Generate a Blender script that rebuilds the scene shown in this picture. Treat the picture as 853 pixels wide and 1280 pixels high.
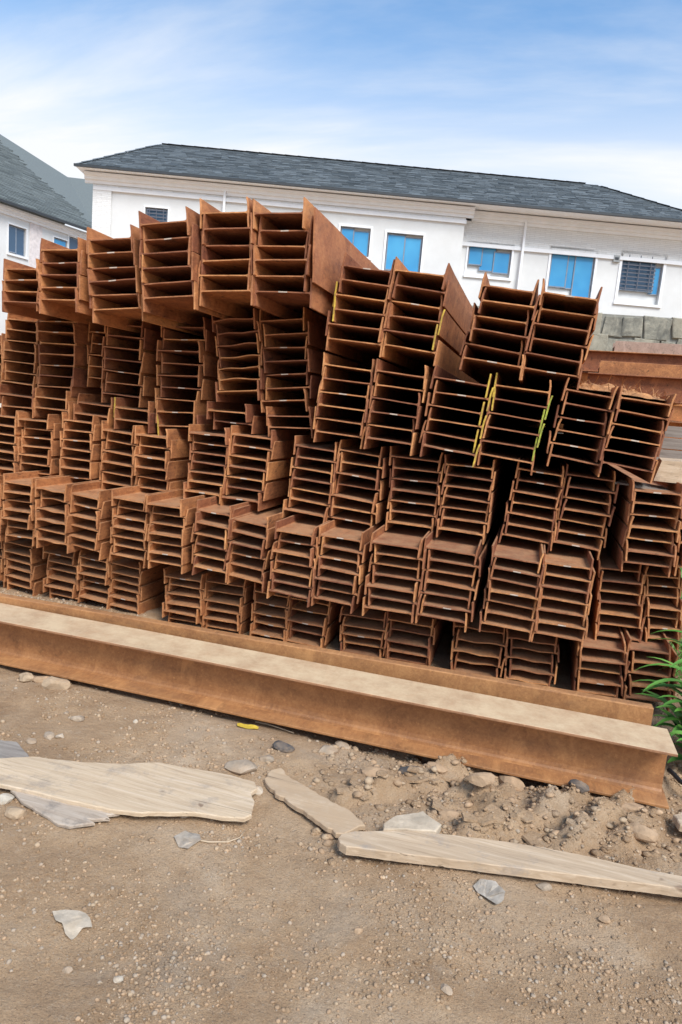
import bpy, bmesh, math, random
import numpy as np
from mathutils import Vector, Matrix, noise
random.seed(7); np.random.seed(7)
for o in list(bpy.data.objects): bpy.data.objects.remove(o)
SC = bpy.context.scene; COL = SC.collection
R = math.radians

# ------------------------------------------------------------------ camera
# world X runs along the cut ends of the stack, +Y along the beams, Z up; metres
F, CX, CY, HC = 853.0, 426.5, 640.0, 1.6
def _basis(v1=(672, 530), v2=(-2590, 250)):
    d1 = np.array([v1[0]-CX, v1[1]-CY, F]); d1 /= np.linalg.norm(d1)
    d2 = -np.array([v2[0]-CX, v2[1]-CY, F]); d2 -= d1*d1.dot(d2); d2 /= np.linalg.norm(d2)
    up = np.cross(d1, d2)
    if up[1] > 0: up = -up
    return np.array([d2, d1, up])
RB = _basis()
EYE = np.array([0, 0, HC])
def ray(px, py): return RB @ np.array([px-CX, py-CY, F])
def on_z(px, py, z=0.0):
    d = ray(px, py); return EYE + d*((z-HC)/d[2])
def on_y(px, py, y):
    d = ray(px, py); return EYE + d*(y/d[1])
def on_plane(px, py, P, n):
    d = ray(px, py); return EYE + d*(np.dot(n, P-EYE)/np.dot(n, d))
cam = bpy.data.cameras.new('camera'); cam.sensor_fit = 'VERTICAL'; cam.sensor_height = 36; cam.sensor_width = 24
cam.lens = 24; cam.clip_end = 2000; cam.clip_start = 0.05
co = bpy.data.objects.new('camera', cam); COL.objects.link(co)
M = np.eye(4)
M[:3, 0] = RB @ np.array([1, 0, 0]); M[:3, 1] = RB @ np.array([0, -1, 0]); M[:3, 2] = RB @ np.array([0, 0, -1]); M[:3, 3] = EYE
co.matrix_world = Matrix(M.tolist()); SC.camera = co

# ------------------------------------------------------------------ world, sun, exposure
SUN = Vector((0.48, -0.52, 0.82)).normalized()
sun_el = math.asin(SUN.z); sun_az = math.atan2(SUN.x, SUN.y)
w = bpy.data.worlds.new('World'); SC.world = w; w.use_nodes = True
nt = w.node_tree; nt.nodes.clear()
N, Lk = nt.nodes.new, nt.links.new
def val(tree, op, a, b=None, c=None, clamp=False):
    m = tree.nodes.new('ShaderNodeMath'); m.operation = op; m.use_clamp = clamp
    for i, x in enumerate((a, b, c)):
        if x is None: continue
        if isinstance(x, (int, float)): m.inputs[i].default_value = x
        else: tree.links.new(x, m.inputs[i])
    return m.outputs[0]
sky = N('ShaderNodeTexSky'); sky.sky_type = 'NISHITA'; sky.sun_disc = False
sky.sun_elevation = sun_el; sky.sun_rotation = sun_az; sky.air_density = 1.0; sky.dust_density = 1.0; sky.ozone_density = 2.2
tc = N('ShaderNodeTexCoord'); sep = N('ShaderNodeSeparateXYZ'); Lk(tc.outputs['Generated'], sep.inputs[0])
zz = val(nt, 'ADD', val(nt, 'MAXIMUM', sep.outputs[2], 0.0), 0.16)
comb = N('ShaderNodeCombineXYZ'); Lk(val(nt, 'DIVIDE', sep.outputs[0], zz), comb.inputs[0]); Lk(val(nt, 'DIVIDE', sep.outputs[1], zz), comb.inputs[1])
mp = N('ShaderNodeMapping'); mp.inputs['Rotation'].default_value = (0, 0, R(14)); mp.inputs['Scale'].default_value = (0.42, 1.35, 1); Lk(comb.outputs[0], mp.inputs[0])
no = N('ShaderNodeTexNoise'); no.inputs['Scale'].default_value = 1.5; no.inputs['Detail'].default_value = 7; no.inputs['Roughness'].default_value = 0.56; no.inputs['Distortion'].default_value = 0.35
Lk(mp.outputs[0], no.inputs['Vector'])
cr = N('ShaderNodeMapRange'); cr.inputs[1].default_value = 0.44; cr.inputs[2].default_value = 0.76; cr.interpolation_type = 'SMOOTHSTEP'; Lk(no.outputs[0], cr.inputs[0])
# thin high cloud closes up towards the horizon, where one looks along the layer
hz = N('ShaderNodeMapRange'); hz.inputs[1].default_value = 0.47; hz.inputs[2].default_value = 0.25; hz.interpolation_type = 'SMOOTHSTEP'; Lk(sep.outputs[2], hz.inputs[0])
cl = val(nt, 'ADD', val(nt, 'MULTIPLY', cr.outputs[0], 0.55), val(nt, 'MULTIPLY', hz.outputs[0], 0.88), clamp=True)
mx = N('ShaderNodeMix'); mx.data_type = 'RGBA'; Lk(cl, mx.inputs[0]); 
sc_ = N('ShaderNodeVectorMath'); sc_.operation = 'MULTIPLY'; sc_.inputs[1].default_value = (1.02, 1.38, 1.50); Lk(sky.outputs[0], sc_.inputs[0])
Lk(sc_.outputs[0], mx.inputs[6])
mx.inputs[7].default_value = (5.9, 6.05, 6.3, 1)
bg = N('ShaderNodeBackground'); bg.inputs[1].default_value = 0.10; Lk(mx.outputs[2], bg.inputs[0])
wo = N('ShaderNodeOutputWorld'); Lk(bg.outputs[0], wo.inputs[0])
sl = bpy.data.lights.new('sun', 'SUN'); sl.energy = 2.4; sl.angle = R(25); sl.color = (1.0, 0.965, 0.92)
so = bpy.data.objects.new('sun', sl); COL.objects.link(so); so.rotation_euler = SUN.to_track_quat('Z', 'Y').to_euler(); so.location = (6, -6, 14)
SC.view_settings.view_transform = 'Standard'; SC.view_settings.look = 'None'; SC.view_settings.exposure = 0.72; SC.view_settings.gamma = 1.0
SC.view_settings.use_curve_mapping = False

# ------------------------------------------------------------------ helpers
def tag(o, label=None, cat=None, group=None, kind=None):
    for k, v in (('label', label), ('category', cat), ('group', group), ('kind', kind)):
        if v: o[k] = v
    return o
def mk(name, verts, faces, mats, parent=None, idx=None, smooth=False):
    me = bpy.data.meshes.new(name); me.from_pydata([tuple(map(float, v)) for v in verts], [], [tuple(f) for f in faces]); 
    for m in (mats if isinstance(mats, (list, tuple)) else [mats]): me.materials.append(m)
    if idx is not None: me.polygons.foreach_set('material_index', idx)
    if smooth: me.polygons.foreach_set('use_smooth', [True]*len(me.polygons))
    me.update(); return link(name, me, parent)
def link(name, me, parent=None):
    o = bpy.data.objects.new(name, me); COL.objects.link(o); o.parent = parent; return o
def empty(name, loc=(0, 0, 0), rot=(0, 0, 0)):
    o = bpy.data.objects.new(name, None); o.location = [float(c) for c in loc]; o.rotation_euler = rot; o.empty_display_size = 0.1; COL.objects.link(o); return o
BOXF = [(0, 3, 2, 1), (4, 5, 6, 7), (0, 1, 5, 4), (1, 2, 6, 5), (2, 3, 7, 6), (3, 0, 4, 7)]
def boxv(a, b): 
    (x0, y0, z0), (x1, y1, z1) = a, b
    return [(x0, y0, z0), (x1, y0, z0), (x1, y1, z0), (x0, y1, z0), (x0, y0, z1), (x1, y0, z1), (x1, y1, z1), (x0, y1, z1)]
def box(name, a, b, mat, parent=None): return mk(name, boxv(a, b), BOXF, mat, parent)
def fbm(x, y, z=0, o=4): return noise.fractal(Vector((x, y, z)), 1.0, 2.0, o)

# ------------------------------------------------------------------ materials
class Mat:
    def __init__(s, name, rough=0.85):
        s.m = bpy.data.materials.new(name); s.m.use_nodes = True; s.t = s.m.node_tree; s.b = s.t.nodes['Principled BSDF']
        s.b.inputs['Roughness'].default_value = rough
        s.n = s.t.nodes.new; s.l = s.t.links.new
    def coords(s, kind='pos', scale=(1, 1, 1), rot=(0, 0, 0), rnd=True):
        if kind == 'pos': v = s.n('ShaderNodeNewGeometry').outputs['Position']
        else: v = s.n('ShaderNodeTexCoord').outputs['Object']
        if rnd:
            oi = s.n('ShaderNodeObjectInfo'); a = s.n('ShaderNodeVectorMath'); a.operation = 'ADD'; s.l(v, a.inputs[0])
            s.l(val(s.t, 'MULTIPLY', oi.outputs['Random'], 53.0), a.inputs[1]); v = a.outputs[0]
        mp = s.n('ShaderNodeMapping'); mp.inputs['Scale'].default_value = scale; mp.inputs['Rotation'].default_value = rot; s.l(v, mp.inputs[0]); return mp.outputs[0]
    def noise(s, v, scale, detail=5, rough=0.6, dist=0.0):
        n = s.n('ShaderNodeTexNoise'); n.inputs['Scale'].default_value = scale; n.inputs['Detail'].default_value = detail
        n.inputs['Roughness'].default_value = rough; n.inputs['Distortion'].default_value = dist; s.l(v, n.inputs['Vector']); return n.outputs[0]
    def ramp(s, f, stops):
        r = s.n('ShaderNodeValToRGB'); e = r.color_ramp.elements
        while len(e) < len(stops): e.new(0.5)
        for i, (p, c) in enumerate(stops): e[i].position = p; e[i].color = (*c, 1)
        s.l(f, r.inputs[0]); return r.outputs[0]
    def rng(s, f, a, b, c=0.0, d=1.0):
        r = s.n('ShaderNodeMapRange'); 
        for i, x in enumerate((a, b, c, d)): r.inputs[i+1].default_value = x
        s.l(f, r.inputs[0]); return r.outputs[0]
    def mix(s, f, a, b, blend='MIX'):
        m = s.n('ShaderNodeMix'); m.data_type = 'RGBA'; m.blend_type = blend
        for i, x in ((0, f), (6, a), (7, b)):
            if isinstance(x, (int, float)): m.inputs[i].default_value = x
            elif isinstance(x, tuple): m.inputs[i].default_value = (*x, 1)
            else: s.l(x, m.inputs[i])
        return m.outputs[2]
    def bump(s, h, strength=0.3, dist=0.01, prev=None):
        b = s.n('ShaderNodeBump'); b.inputs['Strength'].default_value = strength; b.inputs['Distance'].default_value = dist; s.l(h, b.inputs['Height'])
        if prev is not None: s.l(prev, b.inputs['Normal'])
        s.l(b.outputs[0], s.b.inputs['Normal']); return b.outputs[0]
    def color(s, c):
        if isinstance(c, tuple): s.b.inputs['Base Color'].default_value = (*c, 1)
        else: s.l(c, s.b.inputs['Base Color'])
        return s
    def upness(s):
        g = s.n('ShaderNodeNewGeometry'); sp = s.n('ShaderNodeSeparateXYZ'); s.l(g.outputs['Normal'], sp.inputs[0]); return s.rng(sp.outputs[2], 0.35, 0.95)

def rust(name, dark, mid, light, dust=0.5, dustc=(0.36, 0.22, 0.135), rough=0.8, var=0.5, stain=0.0, flake=0.75, dlo=0.25):
    s = Mat(name, rough); v = s.coords('pos')
    a = s.noise(v, 5.5, 8, 0.68, 0.6); f = s.noise(s.coords('pos', (70, 22, 70)), 1.0, 5, 0.75)
    c = s.ramp(s.mix(0.42, a, f), [(0.33, dark), (0.49, mid), (0.66, light)])
    # flaking mill scale: small dark blue-brown islands, and bright fresh rust specks
    c = s.mix(s.rng(s.noise(s.coords('pos', (24, 9, 24)), 1.0, 6, 0.7, 0.8), 0.56, 0.66, 0, flake), c, tuple(q*0.42 for q in dark[:1])+tuple(q*0.55 for q in dark[1:]))
    c = s.mix(s.rng(s.noise(v, 38, 4, 0.7), 0.60, 0.74, 0, 0.6), c, tuple(min(1, q*1.35) for q in light))
    # orange bloom running down and along the steel
    c = s.mix(s.rng(s.noise(s.coords('pos', (7, 1.6, 3)), 1.0, 6, 0.7, 0.9), 0.54, 0.70, 0, 0.7), c, tuple(min(1, q*1.15) for q in light))
    oi = s.n('ShaderNodeObjectInfo')
    hsv = s.n('ShaderNodeHueSaturation'); s.l(c, hsv.inputs['Color']); s.l(s.rng(oi.outputs['Random'], 0, 1, 1-var*0.55, 1+var*0.55), hsv.inputs['Value'])
    s.l(s.rng(oi.outputs['Random'], 0, 1, 0.5-0.010*min(1, var*1.6), 0.5+0.008*min(1, var*1.6)), hsv.inputs['Hue'])
    c = hsv.outputs[0]
    if stain:
        st = s.rng(s.noise(s.coords('pos', (2.2, 2.2, 5)), 1.0, 7, 0.72, 0.5), 0.52, 0.74, 0, stain); c = s.mix(st, c, (0.085, 0.045, 0.032))
    d = val(s.t, 'MULTIPLY', s.upness(), val(s.t, 'MULTIPLY', s.rng(s.noise(v, 8, 8, 0.75), 0.36, 0.62, dlo, 1.0), dust))
    s.color(s.mix(d, c, dustc)); s.bump(s.mix(0.5, f, a), 0.45, 0.004); return s.m
M_RUST = rust('rusty_steel', (0.150, 0.050, 0.020), (0.295, 0.105, 0.040), (0.470, 0.185, 0.068), 0.70, dustc=(0.42, 0.24, 0.125), var=0.65, stain=0.35)
M_RUSTO = rust('orange_rusty_steel', (0.280, 0.103, 0.038), (0.480, 0.190, 0.068), (0.630, 0.280, 0.102), 0.35, stain=0.55, flake=0.4)
M_BIG = rust('brown_rusty_steel', (0.230, 0.105, 0.050), (0.330, 0.160, 0.078), (0.420, 0.215, 0.108), 0.95, dustc=(0.64, 0.47, 0.29), rough=0.55, var=0.1, stain=0.45, flake=0.2, dlo=0.50)
M_BIGW = rust('orange_brown_rusty_steel', (0.215, 0.090, 0.033), (0.365, 0.162, 0.058), (0.500, 0.245, 0.092), 0.1, rough=0.62, var=0.1, stain=0.5, flake=0.25)
def plain(name, c, rough=0.7, nz=0.15, sc=8, bump=0.0, bsc=60, dirt=None):
    s = Mat(name, rough); v = s.coords('pos'); n = s.noise(v, sc, 5)
    d = tuple(max(0, x*(1-nz)) for x in c); e = tuple(min(1, x*(1+nz)) for x in c)
    col = s.ramp(n, [(0.3, d), (0.7, e)])
    if dirt: col = s.mix(s.rng(s.noise(v, sc*0.4, 6, 0.7), 0.46, 0.70, 0, 0.8), col, dirt)
    s.color(col)
    if bump: s.bump(s.noise(v, bsc, 4, 0.7), bump, 0.01)
    return s.m
M_YEL = plain('yellow_paint', (0.56, 0.38, 0.05), 0.7, 0.4, 45, dirt=(0.30, 0.14, 0.06))
M_LIME = plain('lime_paint', (0.36, 0.40, 0.05), 0.7, 0.4, 45, dirt=(0.25, 0.14, 0.04))
M_CAP = rust('sawn_rusty_end', (0.215, 0.078, 0.031), (0.370, 0.145, 0.057), (0.530, 0.235, 0.098), 0.3, var=0.7, flake=0.3)
M_CHALK = plain('white_mark', (0.55, 0.44, 0.35), 0.8, 0.25, 60)

# ------------------------------------------------------------------ the ground
RIDGE = [[(589, 953), (524, 981)], [(735, 985), (700, 1010), (645, 1037), (589, 1042)], [(800, 996), (750, 1030), (705, 1057)], [(594, 991), (635, 1027)], [(430, 1000), (500, 985), (560, 960)], [(820, 1020), (780, 1050)]]
RIDGE = [[on_z(*p)[:2] for p in r] for r in RIDGE]
def seg_d(p, a, b):
    ab = b-a; t = max(0, min(1, np.dot(p-a, ab)/np.dot(ab, ab))); return np.linalg.norm(p-a-ab*t)
def gh(x, y, fine=True):
    h = 0.034*fbm(x*0.9+3, y*0.9, 0, 3) + 0.012*fbm(x*5, y*5, 2, 4)
    # trodden, broken-up mud below the lying beam
    k = math.exp(-(((x-0.25)/0.85)**2 + ((y-2.85)/0.42)**2))
    h += k*(0.075*abs(fbm(x*6.5, y*6.5, 5, 4)) - 0.030)
    if -0.8 < x < 1.2 and 2.2 < y < 3.4:
        p = np.array([x, y]); d = min(seg_d(p, r[i], r[i+1]) for r in RIDGE for i in range(len(r)-1))
        h += 0.080*max(0.0, 1-(d/0.065)**2)*(0.75+0.5*fbm(x*16, y*16, 9, 2))
    if -5 < x < 0.9: h -= 0.035*math.exp(-(((y-3.14)/0.15)**4))*(1 if x > -0.9 else 0.6)
    # spoil pushed against the foot of the stack
    m = math.exp(-(((y-3.86)/0.22)**2))*(1/(1+math.exp((x+2.75)*6)))
    h += m*(0.07+0.05*fbm(x*5, y*5, 8, 3))
    return h
def axis(lo, hi, step, far):
    a = list(np.arange(lo, hi+1e-6, step)); s = step
    while a[-1] < far: s *= 1.5; a.append(a[-1]+s)
    s = step
    while a[0] > -far: s *= 1.5; a.insert(0, a[0]-s)
    return a
gx, gy = axis(-4.4, 2.2, 0.022, 600), axis(0.9, 4.5, 0.022, 600)
gv = []
for y in gy:
    for x in gx:
        near = -4.5 < x < 2.3 and 0.8 < y < 4.6
        gv.append((x, y, gh(x, y) if near else 0.03*fbm(x*0.9+3, y*0.9, 0, 2)*(1 if abs(x) < 30 and abs(y) < 30 else 0)))
nx = len(gx)
gf = [(j*nx+i, j*nx+i+1, (j+1)*nx+i+1, (j+1)*nx+i) for j in range(len(gy)-1) for i in range(nx-1)]
s = Mat('dry_dirt', 0.95); v = s.coords('pos', rnd=False)
big = s.noise(v, 1.3, 6, 0.62, 0.5); med = s.noise(v, 9, 6, 0.7); fin = s.noise(v, 95, 5, 0.75)
c = s.ramp(big, [(0.32, (0.310, 0.182, 0.092)), (0.48, (0.49, 0.315, 0.176)), (0.68, (0.64, 0.455, 0.29))])
c = s.mix(s.rng(med, 0.35, 0.7, 0, 0.5), c, (0.32, 0.185, 0.092))
c = s.mix(s.rng(s.noise(v, 0.8, 6, 0.65, 1.0), 0.54, 0.68, 0, 0.38), c, (0.30, 0.185, 0.10))
c = s.mix(s.rng(s.noise(v, 2.1, 5, 0.6, 0.8), 0.53, 0.68, 0, 0.5), c, (0.45, 0.345, 0.245))
grit = s.noise(v, 150, 3, 0.8)
c = s.mix(s.rng(s.noise(v, 38, 4, 0.75), 0.54, 0.72, 0, 0.5), c, (0.50, 0.375, 0.26))
c = s.mix(s.rng(grit, 0.58, 0.72, 0, 0.6), c, (0.56, 0.45, 0.335)); c = s.mix(s.rng(grit, 0.44, 0.32, 0, 0.6), c, (0.16, 0.10, 0.065))
vo = s.n('ShaderNodeTexVoronoi'); vo.inputs['Scale'].default_value = 95; s.l(v, vo.inputs['Vector'])
s.color(c); b1 = s.bump(s.mix(0.5, fin, grit), 0.95, 0.012); s.bump(s.noise(v, 13, 7, 0.75), 0.75, 0.03, b1)
M_DIRT = s.m
tag(mk('ground', gv, gf, M_DIRT, smooth=True), 'dry tan dirt yard strewn with gravel', 'ground', kind='structure')

# ------------------------------------------------------------------ the stack of beams
COLS = """
T1 4.7 336.8 44.5 335 2.3 378.5 46.9 376.6 4
T2 51.6 312.8 97.3 311.4 50.4 375 97.3 375.4 5
T3 110.2 300.4 164 297.6 114.9 386.7 174.7 384.4 6
T4 180.3 282.5 237.4 278.1 180.3 375.4 241.8 367.5 6
T5 255 267.8 312.1 265.8 252 365.4 313.6 363.7 6
T6 322.4 267.8 382.5 267 316.5 364.6 384 364.6 6
M1 430.3 333.2 489.6 337 408.4 422.2 474 430.7 6
M2 497.4 337 558 347.4 479.3 431.7 542.5 440.3 6
M3 405.8 455.7 465 462.7 394.2 539 451 546.8 6
M4 472.9 463.5 532 472 457.4 547.3 512.8 555 6
R1 606.5 357.8 669.5 365.2 577.2 447.8 649 458 6
R2 681.2 365.8 748.6 376.3 653.4 459 722.2 470.7 6
S1 545 472 612 481.8 527.3 557 591.8 568 6
S2 621 481 687 491.2 599 567.4 663.6 578.5 6
S3 710 487.3 767.5 496.9 685.5 570 747 580 6
S4 777 496.9 838.5 507 751 578.8 814 588.4 6
L1 9.4 398.8 45.7 401.6 4.7 476 43.4 482 7
L2 50.4 401.6 95 402.3 48 482.7 88 484.3 7
L3 136 404.6 180.5 408.6 129 491.4 174.7 496.8 7
L4 202.5 408 254.6 409.5 198.3 499.6 247.5 500.4 7
L5 270 402.5 320 399.5 275 491 325 487.5 7
L6 330 401.5 382.6 400.3 331.4 502.5 385 500 7
J1 5 493 45 497 4.7 506.6 42 511 2
J2 47 497 84.4 499.6 43.4 509 84.4 513.6 2
J3 97 503 138 508.5 95 516 136 522 2
J4 146 509 187 515 143 523.5 184 529 2
J5 198 514.5 243 516.5 195.5 532 243 533.3 2
J6 264.4 513 311 517 264.4 526 311 530.5 2
J7 336 520 388 521 336 534 388 535.3 2
C0 -18 518.5 20.5 522.3 -19 582 20.5 588.6 7
C1 28 524.6 63.3 527 25.8 589 62 594.3 7
C2 79 526 115 528.5 76.5 594.5 112.5 601 7
C3 131.3 537.5 167.6 543.4 125.5 602 164 610 6
C4 173 544 211 547.5 169.5 608 207 615.4 6
C5 241 542.7 285 544 234 612.3 277 620 7
C6 291 544.5 340 548 280.6 620.6 325.7 628.3 7
C7 373 557.5 421.7 564 358 637.6 408 644.6 7
C8 428.4 563 478 570 412 646.5 466 656 7
C9 491.8 569.7 551 577.7 486.4 652 541.6 660 7
C10 559.4 579.3 616.5 588 550.6 660 606 668.7 7
C11 650 587 704.7 593.8 629.6 668 688.3 678.5 7
C12 711.5 593.8 770 602 693.7 677 751 687.3 7
C13 793 613 851 618 781 702 838.5 710 7
D1 7 603.4 40 606.3 6 668.6 38.7 675 7
D2 49 611.6 84.4 615 45.7 672.6 82 682 6
D3 90.3 617.5 124 624.5 84.4 681 121 690 6
D4 145.4 623.4 184 627 139.5 691.4 180.5 702 7
D5 188 631 229 633.5 185.5 700.6 225.4 709.6 7
D6 247.4 638.7 287 645 241 705.8 279.6 717.4 6
D7 291 649 334 659 284.8 717.4 326 729 6
D8 348.8 663 393 670.5 339.6 737.6 388.4 748 7
D9 402 670.5 452.4 678 394.5 746.7 441.8 757.4 7
D10 469 678 527 685.7 458.5 759 518 766.5 7
D11 535 686 597.6 694.3 525.4 766.5 584.5 778 7
D12 619 696 676.4 704 604 778 665 791 7
D13 682.4 704.8 740 712.8 669.6 789.6 728.8 800.8 7
E1 752.8 711 800.8 717 748 792.8 800.8 800 7
E2 809 719 849 722.4 811 796 848 803 7
B1 8 678 40 684 8 727.7 38.7 739.4 6
B2 60 690 96 697 60 740 95 751 6
B3 103 696 136 702 101 744 135 753.5 6
B4 141.6 704 176 712 138 764 172.6 772.8 7
B5 210 720 253.8 726.4 208.7 772.8 248.6 780.5 6
B6 259 726.4 305.4 734 257.7 782 297.7 789.6 6
B7 318.3 740.6 359.5 748 315.2 789.4 355 800 5
B8 364 748 411 757 361 798.5 402 810.7 5
B9 429 769 482 775 428 814 475 824.5 5
B10 487 775 541 783 484.5 823 533 833.6 5
B11 571 785 632 793 568 838.8 622 848.6 5
B12 638.6 798 697 806 635.3 847 688 857 5
B13 727 810 783 814 721 865 772 872 5
B14 791 814 841 818.4 785 870 838 878 5
L2b 111 414 131 416 113 471 129 474 5
L0 -36 425 4 428 -36 478 3 483 5
C14 862 619 920 626 851 708 908 717 7
D0 -32 600 0 603 -32 664 0 668 7
B0 -32 672 1 677 -32 721 1 727 6
"""
TIERY = dict(T=4.0, M=4.22, R=4.2, S=4.2, L=4.42, J=4.38, C=4.3, D=4.0, E=4.3, B=4.15)
SPEC = {'L2b': 4.48, 'L0': 4.9, 'C13': 4.2, 'C14': 4.2, 'D0': 4.05}
BL_ = 6.0
# --- shared unit meshes: web 0.30 wide, flange 0.16 high, both running +Y from 0
def web_mesh(i):
    xs = [-0.15, -0.1485, -0.144, -0.135, -0.09, -0.05, -0.025, 0.025, 0.05, 0.09, 0.135, 0.144, 0.1485, 0.15]
    ht = [0.013, 0.0085, 0.0052, 0.0037] + [0.0036]*6 + [0.0037, 0.0052, 0.0085, 0.013]
    ys = [0, 0.03, 0.12, 0.35, 0.9, 2.2, 4.2, BL_]
    amp = [0, 0.001, 0.002, 0.003, 0.002, 0.008, 0.007, 0.010][i]; ph = i*1.7; fr = [1.2, 1.5, 0.9, 1.3, 1.4, 1.1, 1.9, 1.4][i]
    V, Fc, ix = [], [], []
    nxx = len(xs)
    for y in ys:
        for sgn in (1, -1):
            for x, h in zip(xs, ht):
                env = math.cos(math.pi*x/0.3)*math.exp(-y*2.2)
                z = amp*math.sin(fr*math.pi*x/0.3+ph)*env + (0.5*amp*env)
                yy = y + (0.004*noise.noise(Vector((x*30, i*9.1, 0))) if y == 0 else 0)
                V.append((x, yy, z+sgn*h))
    for j in range(len(ys)-1):
        a, b = j*2*nxx, (j+1)*2*nxx
        for k in range(nxx-1):
            Fc.append((a+k, a+k+1, b+k+1, b+k)); ix.append(0)
            Fc.append((a+nxx+k+1, a+nxx+k, b+nxx+k, b+nxx+k+1)); ix.append(0)
    for k in range(nxx-1):
        Fc.append((nxx+k, nxx+k+1, k+1, k)); ix.append(1 if i in (1, 3, 4) and k == 6 else 2)
        e = (len(ys)-1)*2*nxx; Fc.append((e+k, e+k+1, e+nxx+k+1, e+nxx+k)); ix.append(0)
    me = bpy.data.meshes.new('web'); me.from_pydata(V, [], Fc); me.materials.append(M_RUST); me.materials.append(M_CHALK); me.materials.append(M_CAP)
    me.polygons.foreach_set('material_index', ix); me.update(); return me
def flange_mesh(i, cap=None, mat=None):
    T = 0.0055; zs = [-0.08, -0.0775, -0.04, 0, 0.04, 0.0775, 0.08]; ht = [T*0.6, T, T, T, T, T, T*0.6]
    ys = [0, 0.004, 0.05, 0.3, 1.0, 3.0, BL_]; nz = len(zs); bend = [0.001, 0.009, -0.006, 0.004, -0.011][i]
    V, Fc, ix = [], [], []
    for jy, y in enumerate(ys):
        for sgn in (1, -1):
            for z, h in zip(zs, ht):
                hh = h*(0.75 if jy == 0 else 1)
                V.append((sgn*hh + bend*math.exp(-y*5)*(z/0.08)**2*(1 if z > 0 else -0.4), y + (0.005*noise.noise(Vector((z*20, i*5.3, sgn))) if jy == 0 else 0), z))
    for j in range(len(ys)-1):
        a, b = j*2*nz, (j+1)*2*nz
        for k in range(nz-1):
            Fc.append((a+k+1, a+k, b+k, b+k+1)); Fc.append((a+nz+k, a+nz+k+1, b+nz+k+1, b+nz+k)); ix += [1 if j == 0 else 0]*2
        Fc.append((a, a+nz, b+nz, b)); Fc.append((a+2*nz-1, a+nz-1, b+nz-1, b+2*nz-1)); ix += [1 if j == 0 else 0]*2
    for k in range(nz-1):
        Fc.append((k, k+1, nz+k+1, nz+k)); e = (len(ys)-1)*2*nz; Fc.append((e+k+1, e+k, e+nz+k, e+nz+k+1)); ix += [1, 0]
    me = bpy.data.meshes.new('flange'); me.from_pydata(V, [], Fc); me.materials.append(mat or M_RUST); me.materials.append(cap or M_CAP)
    me.polygons.foreach_set('material_index', ix); me.update(); return me
WEBS = [web_mesh(i) for i in range(8)]
FL = [flange_mesh(i) for i in range(5)]; FLO = [flange_mesh(i, None, M_RUSTO) for i in range(5)]
FLY = [flange_mesh(i, M_YEL) for i in range(2)]; FLL = [flange_mesh(i, M_LIME) for i in range(2)]
ORD = ['topmost', 'second from top', 'third from top', 'fourth from top', 'fifth from top', 'sixth from top', 'seventh from top']
NUM = ['first', 'second', 'third', 'fourth', 'fifth', 'sixth', 'seventh', 'eighth', 'ninth', 'tenth', 'eleventh', 'twelfth', 'thirteenth', 'fourteenth', 'fifteenth', 'sixteenth', 'seventeenth', 'eighteenth']
TIER = {'B': 'ground tier', 'D': 'second tier', 'E': 'second tier', 'C': 'third tier', 'J': 'loose layer', 'L': 'fourth tier', 'S': 'fourth tier', 'M3': 'fourth tier', 'M4': 'fourth tier', 'M': 'top tier', 'R': 'top tier', 'T': 'top tier'}
cols = []
for ln in COLS.strip().split('\n'):
    p = ln.split(); v4 = [float(q) for q in p[1:9]]; n = int(p[9]); nm = p[0]
    cols.append(dict(name=nm, v=v4, n=n, y=SPEC.get(nm, TIERY[nm[0]]), tier=TIER.get(nm, TIER[nm[0]])))
beams = []
for c in cols:
    rr = random.Random(c['name']); c['y'] += rr.uniform(-0.025, 0.025); samp = rr.choice([0.006, 0.008, 0.011, 0.014])
    v4 = c['v']; TL, TR, BLp, BR = [on_y(v4[2*i], v4[2*i+1], c['y']) for i in range(4)]
    c['x'] = (TL[0]+TR[0])/2; n = c['n']
    tilt = (math.atan2(TR[2]-TL[2], TR[0]-TL[0]) + math.atan2(BR[2]-BLp[2], BR[0]-BLp[0]))/2
    lean = math.atan2((TL-BLp)[0], (TL-BLp)[2])
    roll = -tilt*0.65 + lean*0.30 if n > 2 else -tilt
    pit = (np.linalg.norm(BLp-TL)+np.linalg.norm(BR-TR))/2/(n-1)
    for k in range(n):
        t = k/(n-1); a = TL*(1-t)+BLp*t; b = TR*(1-t)+BR*t
        wd = np.linalg.norm(b-a); mid = (a+b)/2
        sh = (samp if k % 2 else -samp) + rr.uniform(-0.003, 0.003)
        x0, x1 = max(0, min(v4[0], v4[4])), min(853, max(v4[2], v4[6]))
        beams.append(dict(c=c, k=k, w=wd, bf=pit*(1.92 if c['name'][0] == 'T' else 1.72), loc=(mid[0]+sh, c['y']+rr.uniform(-0.028, 0.028), mid[2]), roll=roll+R(rr.uniform(-1.3, 1.3)),
            yaw=R(rr.uniform(-0.15, 0.15)), web=rr.choice([0, 1, 2, 0, 2, 0, 2, 0, 2, 3] if c['name'] not in ('B12', 'L5', 'D2', 'B11') else [5, 6, 7, 2, 6]), fl=(rr.randrange(5), rr.randrange(5)), ln=((10.40-c['y'])/6.0-rr.uniform(0, 0.003) if c['name'][0] in 'SM' else rr.uniform(0.995, 1.03)),
            area=(x1-x0)*(pit/c['y'])*(0.4 if c['name'] in ('L2b', 'L0', 'C14', 'S0') else 1)))
for tn in set(c['tier'] for c in cols):
    for i, c in enumerate(sorted([c for c in cols if c['tier'] == tn], key=lambda c: -c['x'])): c['num'] = NUM[i]
order = sorted(range(len(beams)), key=lambda i: -beams[i]['area']); solo = set(order[:300])
print('BEAMS', len(beams))
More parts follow.
